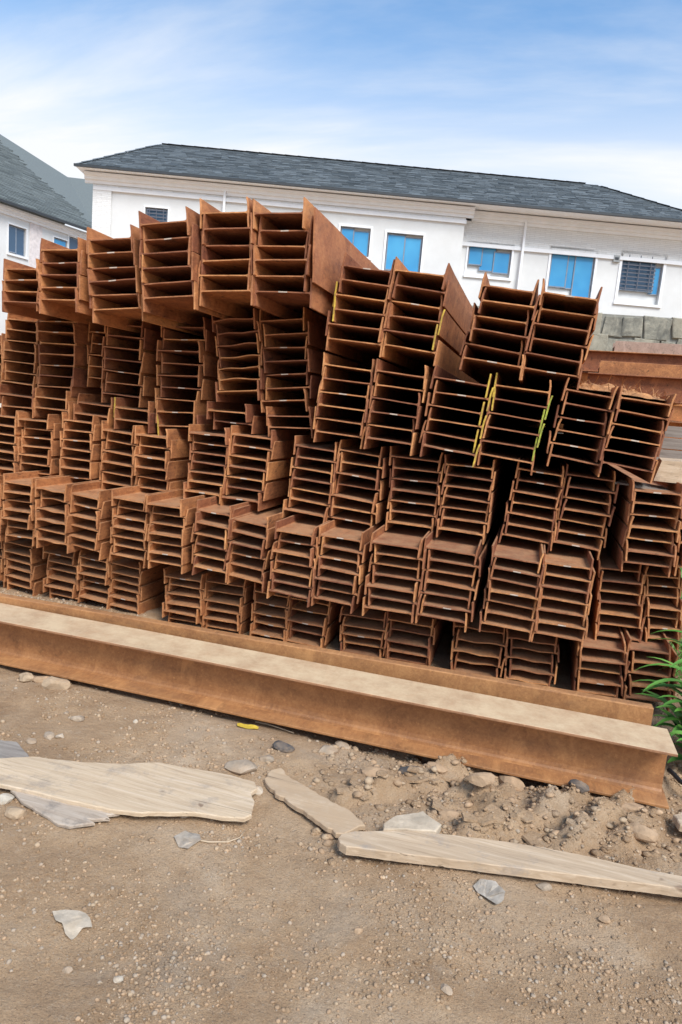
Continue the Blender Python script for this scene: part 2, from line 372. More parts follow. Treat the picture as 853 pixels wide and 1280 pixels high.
# paint on flange ends: (column, side, first beam, last beam) -> meshes, words
PAINT = {('S1', 1): (range(0, 6), FLY, 'flange end painted yellow'), ('S2', 0): (range(0, 2), FLY, 'flange end painted yellow'), ('S2', 1): (range(1, 5), FLL, 'flange end painted lime green'),
         ('M1', 0): (range(2, 4), FLY, 'flange end painted yellow'), ('M2', 1): (range(3, 5), FLY, 'flange end painted yellow'), ('J5', 0): (range(1, 2), FLY, 'flange end painted yellow'), ('J4', 0): (range(0, 1), FLY, 'flange end painted yellow')}
rest = []
for i, b in enumerate(beams):
    c = b['c']; nm = c['name']
    Mroot = Matrix.Translation(Vector(b['loc'])) @ Matrix.Rotation(b['yaw'], 4, 'Z') @ Matrix.Rotation(b['roll'], 4, 'Y')
    parts = [(WEBS[b['web']], (0, 0, 0), (b['w']/0.30, b['ln'], 1), 'web', None)]
    for side in (0, 1):
        me = (FLO if nm in ('T6', 'T3', 'T2', 'T1', 'M2') else FL)[b['fl'][side]]; lab = None
        pt = PAINT.get((nm, side))
        if pt and b['k'] in pt[0]: me = pt[1][b['k'] % 2]; lab = pt[2]
        parts.append((me, ((-1, 1)[side]*(b['w']/2+0.0055), 0, 0), (1 if side else -1, b['ln'], b['bf']/0.16), 'flange', lab))
    if i in solo:
        e = empty('steel_beam'); e.matrix_world = Mroot
        tag(e, 'rusty I-beam, %s in the %s column from the grass, %s' % (ORD[b['k']], c['num'], c['tier']), 'steel beam', 'stacked beams, ' + c['tier'], 'thing')
        for me, loc, scl, pn, lab in parts:
            o = link(pn, me, e); o.location = loc; o.scale = scl
            if lab: o['label'] = lab
    else:
        for me, loc, scl, pn, lab in parts: rest.append((me, Mroot @ Matrix.Translation(Vector(loc)) @ Matrix.Diagonal((*scl, 1)), scl[0] < 0))
V, Fc, ix, off = [], [], [], 0
for me, m, flip in rest:
    for vv in me.vertices: V.append(m @ vv.co)
    for p in me.polygons: Fc.append([off+q for q in (reversed(p.vertices) if flip else p.vertices)]); ix.append(p.material_index)
    off += len(me.vertices)
tag(mk('remaining_steel_beams', V, Fc, [M_RUST, M_CHALK, M_CAP], idx=ix), 'smaller rusty I-beams filling the far and low columns of the stack', 'steel beams', kind='stuff')
# flange caps of the joined beams are rust, only web marks are chalk
me = bpy.data.objects['remaining_steel_beams'].data
k = 0
for mm, m, flip in rest:
    isf = not mm.name.startswith('web')
    for p in mm.polygons:
        if isf and p.material_index: me.polygons[k].material_index = 2
        k += 1

# a wide plate standing against the flank of the top tier
pl = on_y(391, 258, 3.97); pb = on_y(388.5, 352, 3.97)
def plate(name, top, bot, y0, y1, th, mat, label, lean=0.0, wav=0.004):
    V, Fc = [], []; ys = np.linspace(y0, y1, 14); zs = 5
    for sg in (0, 1):
        for j, y in enumerate(ys):
            for k in range(zs+1):
                t = k/zs; x = bot[0]*(1-t)+top[0]*t + sg*th + wav*math.sin(y*2.1+t)
                V.append((x+lean*(y-y0), y + 0.01*noise.noise(Vector((t*4, j, sg)))*(j == 0), bot[2]*(1-t)+top[2]*t + (0.01*noise.noise(Vector((y*3, 5, 0))) if k == zs else 0)))
    n1 = len(ys)*(zs+1); g = lambda s_, j, k: s_*n1+j*(zs+1)+k
    for j in range(len(ys)-1):
        for k in range(zs): Fc.append((g(0, j, k), g(0, j, k+1), g(0, j+1, k+1), g(0, j+1, k))); Fc.append((g(1, j, k), g(1, j+1, k), g(1, j+1, k+1), g(1, j, k+1)))
        Fc.append((g(0, j, zs), g(1, j, zs), g(1, j+1, zs), g(0, j+1, zs))); Fc.append((g(0, j, 0), g(0, j+1, 0), g(1, j+1, 0), g(1, j, 0)))
    for k in range(zs): Fc.append((g(0, 0, k), g(1, 0, k), g(1, 0, k+1), g(0, 0, k+1))); q = len(ys)-1; Fc.append((g(0, q, k), g(0, q, k+1), g(1, q, k+1), g(1, q, k)))
    return tag(mk(name, V, Fc, mat), label, 'steel plate')
plate('steel_plate', pl, pb, 3.99, 9.6, 0.012, M_RUSTO, 'tall orange rusty steel plate standing against the flank of the top tier')

# ------------------------------------------------------------------ beams lying in front of the stack
def prism_x(name, prof, x0, x1, mat, parent, segs=40, skew=None, sag=0.0, smooth=False):
    """profile (y, z) closed, swept along X"""
    V, Fc = [], []; n = len(prof)
    for j in range(segs+1):
        t = j/segs; x = x0+(x1-x0)*t
        for (y, z) in prof: V.append((x + (skew(y, z)*t if skew else 0), y + 0.002*math.sin(x*3.1), z + sag*math.sin(math.pi*t)))
    for j in range(segs):
        for k in range(n): Fc.append((j*n+k, j*n+(k+1) % n, (j+1)*n+(k+1) % n, (j+1)*n+k))
    Fc.append(tuple(range(n))[::-1]); Fc.append(tuple(segs*n+k for k in range(n)))
    o = mk(name, V, Fc, mat, parent); return o
def rrect(y0, z0, y1, z1, r):
    out = []
    for (cy, cz, a0) in ((y1-r, z1-r, 0), (y0+r, z1-r, 90), (y0+r, z0+r, 180), (y1-r, z0+r, 270)):
        for a in (0, 45, 90): out.append((cy+r*math.cos(R(a0+a)), cz+r*math.sin(R(a0+a))))
    return out
hb = empty('wide_flange_beam', (0, 0, 0))
tag(hb, 'long wide-flange steel beam lying upright on the dirt before the stack', 'steel beam', kind='thing')
Y0, Y1, Z0, Z1, TF = 2.995, 3.25, 0.03, 0.283, 0.0135; X0, X1 = -4.6, 0.735
tf_ = prism_x('top_flange', rrect(Y0, Z1-TF, Y1, Z1, 0.003), X0, X1, M_BIG, hb); tf_['label'] = 'pale dusty top flange'
prism_x('bottom_flange', rrect(Y0, Z0, Y1, Z0+TF, 0.003), X0, X1, M_BIGW, hb)
ym = (Y0+Y1)/2; h_ = 0.0048; rt = 0.032
pr = [(ym-h_-rt, Z0+TF), (ym-h_-rt*0.4, Z0+TF+rt*0.12), (ym-h_-rt*0.12, Z0+TF+rt*0.4), (ym-h_, Z0+TF+rt), (ym-h_, Z1-TF-rt), (ym-h_-rt*0.12, Z1-TF-rt*0.4), (ym-h_-rt*0.4, Z1-TF-rt*0.12), (ym-h_-rt, Z1-TF)]
pr = pr + [(2*ym-y, z) for (y, z) in reversed(pr)]
prism_x('web', pr, X0, X1-0.012, M_BIGW, hb)
ch = empty('steel_channel', (-2.88, 3.262, 0), (0, 0, R(1.9))); tag(ch, 'long brown steel channel lying on edge behind the wide-flange beam', 'steel channel', kind='thing')
cz1, cz0, cxa, cxb = 0.318, 0.01, -1.9, 3.575
prism_x('web', rrect(0, cz0, 0.012, cz1, 0.004), cxa, cxb, M_BIGW, ch)
prism_x('flange', rrect(0.0125, cz1-0.015, 0.06, cz1-0.001, 0.004), cxa, cxb, M_BIGW, ch)
prism_x('flange', rrect(0.0125, cz0+0.001, 0.06, cz0+0.015, 0.004), cxa, cxb, M_BIGW, ch)

# ------------------------------------------------------------------ the long white building
M_WHITE = plain('white_render', (0.70, 0.695, 0.68), 0.85, 0.05, 1.5, 0.1, 40, dirt=(0.64, 0.63, 0.605))
M_TRIM = plain('white_trim', (0.84, 0.84, 0.85), 0.6, 0.04, 3)
M_FASCIA = plain('dark_gutter', (0.035, 0.04, 0.045), 0.5)
s = Mat('split_stone_cladding', 0.9); v = s.coords('obj', (1, 1, 1), (R(90), 0, 0), rnd=False)
bt = s.n('ShaderNodeTexBrick'); s.l(v, bt.inputs['Vector']); bt.inputs['Scale'].default_value = 1.0; bt.inputs['Brick Width'].default_value = 0.34; bt.inputs['Row Height'].default_value = 0.055
bt.inputs['Mortar Size'].default_value = 0.006; bt.inputs['Color1'].default_value = (0.80, 0.79, 0.77, 1); bt.inputs['Color2'].default_value = (0.72, 0.71, 0.69, 1); bt.inputs['Mortar'].default_value = (0.62, 0.61, 0.59, 1)
s.color(bt.outputs[0]); b1 = s.bump(bt.outputs[1], -0.8, 0.02); s.bump(s.noise(v, 14, 4), 0.6, 0.03, b1); M_CLAD = s.m
s = Mat('blue_tinted_glass', 0.12); s.b.inputs['IOR'].default_value = 1.5
s.color(s.ramp(s.noise(s.coords('pos', rnd=True), 0.9, 2), [(0.3, (0.035, 0.24, 0.50)), (0.7, (0.075, 0.36, 0.62))])); M_BLUE = s.m
s = Mat('dark_window_glass', 0.1); s.color((0.05, 0.10, 0.17)); M_DGLASS = s.m
M_GRILLE = plain('window_grille', (0.10, 0.11, 0.14), 0.6)
M_FRAME = plain('window_frame', (0.20, 0.24, 0.30), 0.5)
def shingle(name, a, b):
    s = Mat(name, 0.9); g = s.n('ShaderNodeNewGeometry')
    c = s.ramp(g.outputs['Random Per Island'], [(0.0, a), (0.55, tuple((x+y)/2 for x, y in zip(a, b))), (1.0, b)])
    v = s.coords('pos', rnd=False); c = s.mix(s.rng(s.noise(v, 30, 4, 0.7), 0.35, 0.7, 0, 0.35), c, (0.03, 0.036, 0.042)); s.color(c); s.bump(s.noise(v, 80, 3), 0.4, 0.01); return s.m
M_SHIN = shingle('grey_roof_shingle', (0.080, 0.098, 0.110), (0.195, 0.222, 0.238))
M_SHIN2 = shingle('green_grey_roof_shingle', (0.12, 0.135, 0.13), (0.20, 0.22, 0.21))

class Facade:
    """a root empty whose local X runs along the eave, Y into the building, Z up"""
    def __init__(s, name, O, a):
        s.O = np.array([O[0], O[1], 0]); s.a = a; s.root = empty(name, s.O, (0, 0, a))
        s.d = np.array([math.cos(a), math.sin(a), 0]); s.n = np.array([-s.d[1], s.d[0], 0])
    def at(s, px, py, t):
        P = on_plane(px, py, s.O+s.n*t, s.n); return float(np.dot(P-s.O, s.d)), float(P[2])
    def wall(s, name, s0, s1, z0, z1, t0, t1, holes, mat):
        ss = sorted({s0, s1, *[q for h in holes for q in h[:2]]}); zs = sorted({z0, z1, *[q for h in holes for q in h[2:]]})
        V, Fc = [], []
        def quad(a, b, c, d): k = len(V); V.extend([a, b, c, d]); Fc.append((k, k+1, k+2, k+3))
        for i in range(len(ss)-1):
            for j in range(len(zs)-1):
                cs, cz = (ss[i]+ss[i+1])/2, (zs[j]+zs[j+1])/2
                if any(h[0] < cs < h[1] and h[2] < cz < h[3] for h in holes): continue
                quad((ss[i], t0, zs[j]), (ss[i+1], t0, zs[j]), (ss[i+1], t0, zs[j+1]), (ss[i], t0, zs[j+1]))
        for (a, b, c, d) in holes:
            e = t0+0.14
            quad((a, t0, c), (a, t0, d), (a, e, d), (a, e, c)); quad((b, t0, d), (b, t0, c), (b, e, c), (b, e, d))
            quad((a, t0, d), (b, t0, d), (b, e, d), (a, e, d)); quad((b, t0, c), (a, t0, c), (a, e, c), (b, e, c))
            quad((a, e, c), (b, e, c), (b, e, d), (a, e, d))
        quad((s0, t1, z0), (s0, t1, z1), (s1, t1, z1), (s1, t1, z0)); quad((s0, t0, z0), (s0, t0, z1), (s0, t1, z1), (s0, t1, z0)); quad((s1, t0, z0), (s1, t1, z0), (s1, t1, z1), (s1, t0, z1))
        return mk(name, V, Fc, mat, s.root)
    def bx(s, name, s0, s1, t0, t1, z0, z1, mat, parent=None): return box(name, (s0, t0, z0), (s1, t1, z1), mat, parent or s.root)
    def moulding(s, name, prof, s0, s1, mat):
        """(t, z) profile swept along the facade"""
        n = len(prof); V = [(q, t, z) for q in (s0, s1) for (t, z) in prof]
        Fc = [(k, (k+1) % n, n+(k+1) % n, n+k) for k in range(n)] + [tuple(range(n))[::-1], tuple(range(n, 2*n))]
        return mk(name, V, Fc, mat, s.root)
    def window(s, panes, t, trim=0.07, extra=None, grille=(), glass=None):
        rects = []
        for (x0, y0, x1, y1) in panes:
            a, zt = s.at(x0, y0, t); b, zb = s.at(x1, y1, t); rects.append((a, b, zb, zt))
        A, B, C_, D = min(r[0] for r in rects), max(r[1] for r in rects), min(r[2] for r in rects), max(r[3] for r in rects)
        if extra: C_ = min(C_, s.at(*extra, t)[1])
        hole = (A-0.02, B+0.02, C_-0.02, D+0.02)
        def build():
            e = mk('window', [(A-0.012, t+0.132, C_-0.012), (B+0.012, t+0.132, C_-0.012), (B+0.012, t+0.132, D+0.012), (A-0.012, t+0.132, D+0.012)], [(0, 1, 2, 3)], M_WHITE, s.root)
            for sd in ((A-trim-0.02, A-0.023), (B+0.023, B+trim+0.02)): s.bx('trim', sd[0], sd[1], t-0.03, t-0.002, C_-0.02, D+0.02, M_TRIM, e)
            s.bx('sill', A-trim-0.04, B+trim+0.04, t-0.06, t-0.002, C_-0.10, C_-0.023, M_TRIM, e); s.bx('trim', A-trim-0.02, B+trim+0.02, t-0.03, t-0.002, D+0.023, D+trim+0.02, M_TRIM, e)
            for i, (a, b, zb, zt) in enumerate(rects):
                o = 0.05+0.024*(i % 2); fr = 0.035
                s.bx('pane', a+fr, b-fr, t+o+0.006, t+o+0.014, zb+fr, zt-fr, (glass or M_BLUE) if i not in grille else M_DGLASS, e)
                V, Fc = [], []
                for (p, q, u, w_) in ((a, a+fr, zb, zt), (b-fr, b, zb, zt), (a+fr, b-fr, zb, zb+fr), (a+fr, b-fr, zt-fr, zt)):
                    k = len(V); V += boxv((p, t+o, u), (q, t+o+0.02, w_)); Fc += [tuple(k+y for y in f) for f in BOXF]
                mk('frame', V, Fc, M_FRAME, e)
                if i in grille:
                    for j in range(9):
                        z = zb+(zt-zb)*(j+0.5)/9; s.bx('bar', a+0.01, b-0.01, t-0.02, t-0.005, z-0.018, z+0.018, M_GRILLE, e)
                    for j in range(3):
                        q = a+(b-a)*(j+0.5)/3; s.bx('bar', q-0.012, q+0.012, t-0.036, t-0.0215, zb, zt, M_GRILLE, e)
        return hole, build

HE, AB = 8.2, R(16.5)
fb = Facade('white_building', on_z(95, 206, HE), AB)
tag(fb.root, 'long white house with dark hipped shingle roof and bright blue windows', 'building')
TL_, TR_ = 0.45, 0.80
S_STEP = fb.at(579, 300, TL_)[0]; S_END = 20.3
wl = [fb.window([(183, 260, 208, 300)], TL_, 0.05, grille=(0,)), fb.window([(427, 283.6, 441, 318), (440, 287, 460, 321)], TL_), fb.window([(485, 291.5, 503.8, 339), (503, 295, 524, 342)], TL_)]
wr = [fb.window([(587.5, 304.6, 602.5, 332), (602, 306, 619, 340), (618.5, 314, 636, 343)], TR_, 0.06, extra=(610, 345)), fb.window([(691, 311.5, 707.3, 360), (707, 313, 721.5, 362), (720.5, 318, 737, 373)], TR_),
      fb.window([(780, 318, 816, 366), (815.5, 333, 823, 369)], TR_, 0.09, extra=(800, 379), grille=(0,))]
ZTOP = 7.84
fb.wall('wall', 0.45, S_STEP, 0, ZTOP, TL_, 4.6, [h for h, _ in wl], M_WHITE)
fb.wall('wall', S_STEP+0.002, S_END-0.12, 0, ZTOP, TR_, 4.6, [h for h, _ in wr], M_WHITE)
for _, f in wl+wr: f()
zl = fb.at(280, 250, TL_)[1]; zr = fb.at(700, 316, TR_)[1]
print('FACADE step', S_STEP, 'zl', zl, 'zr', zr, [tuple(round(q, 2) for q in h) for h, _ in wl+wr])
fb.bx('stone_frieze', 0.43, S_STEP+0.02, TL_-0.03, TL_-0.002, zl+0.05, ZTOP, M_CLAD); fb.bx('stone_frieze', S_STEP+0.022, S_END-0.12, TR_-0.03, TR_-0.002, zr+0.05, ZTOP, M_CLAD)
fb.bx('string_course', 0.41, S_STEP+0.04, TL_-0.07, TL_-0.002, zl-0.06, zl+0.048, M_TRIM); fb.bx('string_course', S_STEP+0.042, S_END-0.12, TR_-0.07, TR_-0.002, zr-0.06, zr+0.048, M_TRIM)
def crown(t): return [(t-0.003, ZTOP-0.02), (t-0.07, ZTOP-0.02), (t-0.07, ZTOP+0.075), (t-0.13, ZTOP+0.085), (t-0.13, ZTOP+0.185), (t-0.20, ZTOP+0.195), (t-0.20, HE-0.085), (t-0.003, HE-0.085)]
fb.moulding('cornice', crown(TL_), 0.15, S_STEP+0.25, M_TRIM); fb.moulding('cornice', crown(TR_), S_STEP+0.252, S_END-0.02, M_TRIM)
fb.bx('corner_quoin', 0.40, 0.98, TL_-0.055, TL_-0.035, 0, zl-0.062, M_CLAD); fb.bx('corner_quoin', 0.40, 0.449, TL_-0.035, TL_+0.5, 0, ZTOP-0.03, M_CLAD)
for px, py, t in ((281, 262, TL_), (654, 300, TR_)):
    q = fb.at(px, py, t)[0]; fb.bx('downpipe', q-0.035, q+0.035, t-0.15, t-0.08, 0.2, ZTOP+0.1, M_TRIM)
q, z = fb.at(770, 324, TR_); v_ = fb.bx('vent_box', q-0.10, q+0.10, TR_-0.08, TR_-0.002, z-0.10, z+0.10, plain('grey_vent', (0.35, 0.36, 0.36))); fb.bx('vent_slot', q-0.06, q+0.06, TR_-0.088, TR_-0.081, z-0.04, z+0.04, M_FASCIA, v_)
# roof
TRG = 2.55; ZRG = HE+TRG*math.tan(R(33)); S1, S2 = 1.9, 16.75; DB = 2*TRG
rv = [(0, 0, HE), (S_END, 0, HE), (S_END, DB, HE), (0, DB, HE), (S1, TRG, ZRG), (S2, TRG, ZRG), (0, 0, HE-0.05), (S_END, 0, HE-0.05), (S_END, DB, HE-0.05), (0, DB, HE-0.05)]
rf = mk('roof', rv, [(0, 1, 5, 4), (1, 2, 5), (2, 3, 4, 5), (3, 0, 4), (9, 8, 7, 6), (0, 6, 7, 1), (1, 7, 8, 2), (2, 8, 9, 3), (3, 9, 6, 0)], [M_SHIN, M_TRIM], fb.root, idx=[0, 0, 0, 0, 1, 0, 0, 0, 0])
fb.bx('gutter', -0.03, S_END+0.03, -0.09, -0.004, HE-0.055, HE+0.015, M_FASCIA, rf)
V, Fc = [], []
SL = math.hypot(TRG, ZRG-HE); ux, uz = TRG/SL, (ZRG-HE)/SL; EXP = 0.11; rows = int(SL/EXP)
rr = random.Random(3)
def tab(p0, p1, y0, y1, mapf, lift):
    k = len(V); 
    for (a, u, h) in ((p0, y0, lift), (p1, y0, lift), (p1, y1, 0.004), (p0, y1, 0.004), (p0, y0, -0.002), (p1, y0, -0.002)): V.append(mapf(a, u, h))
    Fc.extend([(k, k+1, k+2, k+3), (k+4, k+5, k+1, k), (k, k+3, k+4), (k+1, k+5, k+2)])
mf = lambda a, u, h: (a, u*ux-h*uz, HE+u*uz+h*ux)
for r in range(rows+1):
    u0 = r*EXP-0.02; u1 = min(u0+EXP*1.25, SL); a0 = S1*u0/SL; a1 = S_END-(S_END-S2)*max(u0, 0)/SL; p = a0-rr.uniform(0, 0.3)
    while p < a1:
        wdt = rr.uniform(0.18, 0.5); x0, x1 = max(p, a0), min(p+wdt-0.012, a1)
        if x1-x0 > 0.03: tab(x0, x1, u0, u1, mf, rr.uniform(0.018, 0.034))
        p += wdt
hips = [((0, 0, HE), (S1, TRG, ZRG)), ((S_END, 0, HE), (S2, TRG, ZRG)), ((S1, TRG, ZRG), (S2, TRG, ZRG))]
tag(mk('roof_shingles', V, Fc, M_SHIN, rf), 'overlapping grey roof shingles', kind='stuff')
V, Fc = [], []
for a, b in hips:
    a, b = Vector(a), Vector(b); L = (b-a).length; n = int(L/0.22)-1; dd = (b-a)/L; sd = dd.cross(Vector((0, 0, 1))).normalized()*0.09
    for i in range(n):
        p, q = a+dd*(i*0.22), a+dd*(i*0.22+0.25); k = len(V); up = Vector((0, 0, 0.045+0.01*(i % 2)))
        V += [p-sd+up*0.4, p+up, p+sd+up*0.4, q-sd+up*0.3, q+up*0.8, q+sd+up*0.3]; Fc += [(k, k+1, k+4, k+3), (k+1, k+2, k+5, k+4)]
tag(mk('ridge_shingles', V, Fc, M_SHIN, rf), kind='stuff')

# ------------------------------------------------------------------ the neighbouring white house
p0, p1 = on_z(0, 249, HE), on_z(110, 287, HE)
a2 = math.atan2(p1[1]-p0[1], p1[0]-p0[0]); ln2 = float(np.hypot(*(p1-p0)[:2]))
fn = Facade('white_house', p0, a2); tag(fn.root, 'white house with green-grey shingle roof standing past the end of the long building', 'building')
t2 = 0.4
wn = [fn.window([(11.5, 281, 21.5, 317), (22, 284, 32, 321)], t2, 0.05, glass=M_DGLASS), fn.window([(68, 297, 84, 312)], t2, 0.04), fn.window([(87, 296, 99, 318)], t2, 0.05, glass=M_DGLASS)]
fn.wall('wall', -9, ln2+6, 0, ZTOP, t2, 8, [h for h, _ in wn], M_WHITE)
for _, f in wn: f()
fn.moulding('cornice', crown(t2), -9.2, ln2+6, M_TRIM)
zq = fn.at(40, 288, t2)[1]; fn.bx('string_course', -9, ln2+6, t2-0.06, t2-0.002, zq+0.35, zq+0.45, M_TRIM)
q0, zt_ = fn.at(31, 273, t2); q1, _ = fn.at(53, 280, t2); fn.bx('wall_panel', q0+0.25, q1, t2-0.03, t2-0.002, 0.5, zt_, plain('pinkish_render', (0.70, 0.63, 0.61), 0.9))
PH = R(33); HP = fn.O + np.array([0, 0, HE]); nn = np.cross(fn.d, fn.n*math.cos(PH)+np.array([0, 0, math.sin(PH)]))
def roofpt(px, py):
    P = on_plane(px, py, HP, nn); return np.array([np.dot(P-fn.O, fn.d), np.dot(P-fn.O, fn.n), P[2]])
def loc(P): return np.array([np.dot(P-fn.O, fn.d), np.dot(P-fn.O, fn.n), P[2]])
eb = np.array([ln2+0.6, 0, HE]); RA, RT = roofpt(85, 221.5), roofpt(-40, 142)
S2p, E2 = loc(on_z(124, 226, float(RA[2])+0.05)), loc(on_z(140, 294, HE))
V = [np.array([-9, 0, HE]), eb, RA, RT, np.array([-9, RT[1], RT[2]]), S2p, E2, RA+np.array([0.5, 6, -3]), RT+np.array([0, 6, -3]), S2p+np.array([1, 5, -3])]
rf2 = mk('roof', V, [(0, 1, 2, 3, 4), (1, 6, 5, 2), (2, 7, 8, 3), (2, 5, 9, 7)], M_SHIN2, fn.root)
fn.bx('gutter', -9, ln2+6, -0.08, -0.003, HE-0.08, HE+0.02, M_FASCIA, rf2)
V, Fc = [], []; ux, uz = math.cos(PH), math.sin(PH); rr = random.Random(5)
ulen = lambda P: math.hypot(P[1], P[2]-HE)
def umax(q): return ulen(RT)+(ulen(RA)-ulen(RT))*(q-RT[0])/(RA[0]-RT[0]) if q < RA[0] else ulen(RA)*(1-(q-RA[0])/(eb[0]-RA[0]))
for r in range(int(ulen(RT)/0.17)+1):
    u0 = r*0.17-0.02; p = -6.0
    while p < eb[0]:
        wdt = rr.uniform(0.3, 0.8); x1 = p+wdt-0.012
        ua, ub = min(u0+0.21, umax(p)), min(u0+0.21, umax(x1)); lf = rr.uniform(0.02, 0.035)
        if ua > u0 and ub > u0:
            k = len(V); V += [mf(p, u0, lf), mf(x1, u0, lf), mf(x1, ub, 0.004), mf(p, ua, 0.004), mf(p, u0, -0.002), mf(x1, u0, -0.002)]
            Fc += [(k, k+1, k+2, k+3), (k+4, k+5, k+1, k), (k, k+3, k+4), (k+1, k+5, k+2)]
        p += wdt
tag(mk('roof_shingles', V, Fc, M_SHIN2, rf2), kind='stuff')

# ------------------------------------------------------------------ stone boundary wall
w0, w1 = on_z(757, 392, 4.0), on_z(853, 398, 4.0); aw = math.atan2(w1[1]-w0[1], w1[0]-w0[0])
sw = empty('stone_wall', (w0[0], w0[1], 0), (0, 0, aw)); tag(sw, 'grey weathered stone boundary wall below the white building', 'wall', kind='thing')
s = Mat('weathered_stone', 0.95); v = s.coords('pos'); n1 = s.noise(v, 5, 8, 0.7, 0.5)
c = s.ramp(n1, [(0.32, (0.13, 0.125, 0.105)), (0.5, (0.27, 0.255, 0.205)), (0.68, (0.42, 0.385, 0.30))]); oi = s.n('ShaderNodeObjectInfo')
c = s.mix(s.rng(oi.outputs['Random'], 0, 1, 0, 0.6), c, (0.40, 0.35, 0.255)); c = s.mix(s.rng(s.noise(s.coords('pos', (2.5, 2.5, 0.8), rnd=False), 1.0, 6, 0.7), 0.5, 0.68, 0, 0.8), c, (0.085, 0.085, 0.075))
s.color(c); s.bump(n1, 0.8, 0.03); M_STONE = s.m; M_MORT = plain('old_mortar', (0.27, 0.255, 0.215), 0.95, 0.3, 9, 0.5)
box('mortar_core', (-7, 0.04, -0.2), (7, 0.4, 4.0), M_MORT, sw)
rr = random.Random(11); z = 1.9
while z < 3.95:
    hgt = min(rr.uniform(0.22, 0.40), 4.0-z); 
    if 4.0-z-hgt < 0.2: hgt = 4.0-z
    x = -1.6+rr.uniform(-0.3, 0)
    while x < 3.2:
        wd = rr.uniform(0.26, 0.62); j = lambda a=0.055: rr.uniform(-a, a); g_ = 0.005
        q = [(x+g_+j(), z+g_+j()), (x+wd-g_+j(), z+g_+j()), (x+wd-g_+j(), min(z+hgt-g_+j(), 4.01)), (x+g_+j(), min(z+hgt-g_+j(), 4.01))]
        cx_, cz_ = sum(p[0] for p in q)/4, sum(p[1] for p in q)/4; dpt = rr.uniform(0.004, 0.018)
        V = [(a, 0.05, b) for a, b in q] + [(a, 0.0, b) for a, b in q] + [(cx_+(a-cx_)*0.93, -dpt, cz_+(b-cz_)*0.92) for a, b in q]
        Fc = [(i+k*4, (i+1) % 4+k*4, (i+1) % 4+4+k*4, i+4+k*4) for k in (0, 1) for i in range(4)] + [(8, 9, 10, 11)]
        mk('stone', V, Fc, M_STONE, sw); x += wd
    z += hgt

# ------------------------------------------------------------------ beams of the cross stack behind
def xbeam(x0, x1, y, z0, dep, wid, flat, rz, label, mat=M_RUSTO):
    e = empty('steel_beam', (x0, y, z0), (0, 0, rz)); tag(e, label, 'steel beam', 'beams of the cross stack', 'thing'); L = x1-x0
    if flat:   # flanges stand upright, web lies level
        prism_x('flange', rrect(0, 0, 0.012, wid, 0.003), 0, L, mat, e, 4); prism_x('flange', rrect(dep-0.012, 0, dep, wid, 0.003), 0, L, mat, e, 4); prism_x('web', rrect(0.0125, wid/2-0.005, dep-0.0125, wid/2+0.005, 0.002), 0, L, mat, e, 4)
    else:
        prism_x('flange', rrect(0, 0, wid, 0.012, 0.003), 0, L, mat, e, 4); prism_x('flange', rrect(0, dep-0.012, wid, dep, 0.003), 0, L, mat, e, 4); prism_x('web', rrect(wid/2-0.005, 0.0125, wid/2+0.005, dep-0.0125, 0.002), 0, L, mat, e, 4)
M_PALE = rust('pale_rusty_steel', (0.26, 0.17, 0.13), (0.36, 0.24, 0.18), (0.46, 0.32, 0.25), 0.4, var=0.2)
YC = 10.42; zt = on_y(800, 431, YC)[2]; z = 0.02; k = 0; LV = []
while z < zt-0.5: LV.append(z); z += 0.296
for i, z in enumerate(LV): xbeam(-1.6+0.07*(i % 3), 7.2, YC-0.02*(i % 2), z, 0.29, 0.17, False, R(0.2), 'rusty beam of the cross stack behind, %s course above its foot' % NUM[i], M_RUST if i % 2 else M_RUSTO)
zc = LV[-1]+0.296
xbeam(-1.2, 7.0, YC-0.03, zc, 0.29, 0.17, False, R(-2.6), 'rusty beam lying askew just under the pale beam of the cross stack', M_RUST)
xbeam(0.9, 7.0, YC-0.02, zc+0.294, 0.29, 0.15, True, R(0.4), 'pale grey-brown beam lying flat on top of the cross stack', M_PALE)

xbeam(0.47, 5.2, 8.2, 1.945, 0.27, 0.16, False, R(-4), 'rusty beam laid across the fourth tier behind the straw', M_RUST)
xbeam(0.55, 5.4, 8.75, 1.945, 0.30, 0.17, False, R(1.5), 'second rusty beam laid across the fourth tier, farther behind the straw', M_RUSTO)
xbeam(0.62, 5.0, 8.72, 2.248, 0.28, 0.15, True, R(-1.5), 'flat rusty beam resting on the second cross-laid beam', M_RUST)

# ------------------------------------------------------------------ timber and straw at the grassy end
def wood(name, a, b, c, ang=0.0, dirt=None, dl=0.53):
    s = Mat(name, 0.9); v = s.coords('pos', (2.6, 46, 46), (0, 0, ang)); n1 = s.noise(v, 1.0, 8, 0.72, 0.9); v2 = s.coords('pos')
    col = s.ramp(n1, [(0.3, a), (0.5, b), (0.72, c)])
    if dirt: col = s.mix(s.rng(s.noise(v2, 6, 8, 0.78), dl, dl+0.15, 0, 0.85), col, dirt)
    cr_ = s.noise(s.coords('pos', (1.3, 75, 75), (0, 0, ang)), 1.0, 3, 0.6, 0.5); ck = s.rng(cr_, 0.66, 0.70, 0, 0.8); col = s.mix(ck, col, (0.10, 0.065, 0.04))
    kn = s.noise(v2, 13, 2, 0.4); col = s.mix(s.rng(kn, 0.74, 0.80, 0, 0.7), col, (0.17, 0.10, 0.06))
    s.color(col); s.bump(s.mix(ck, n1, (0, 0, 0)), 0.5, 0.005); return s.m
M_GREYW = wood('grey_weathered_wood', (0.16, 0.13, 0.105), (0.25, 0.21, 0.175), (0.34, 0.295, 0.25))
M_TIMB = wood('pale_timber', (0.36, 0.25, 0.155), (0.50, 0.37, 0.245), (0.62, 0.48, 0.34), dirt=(0.26, 0.19, 0.14))
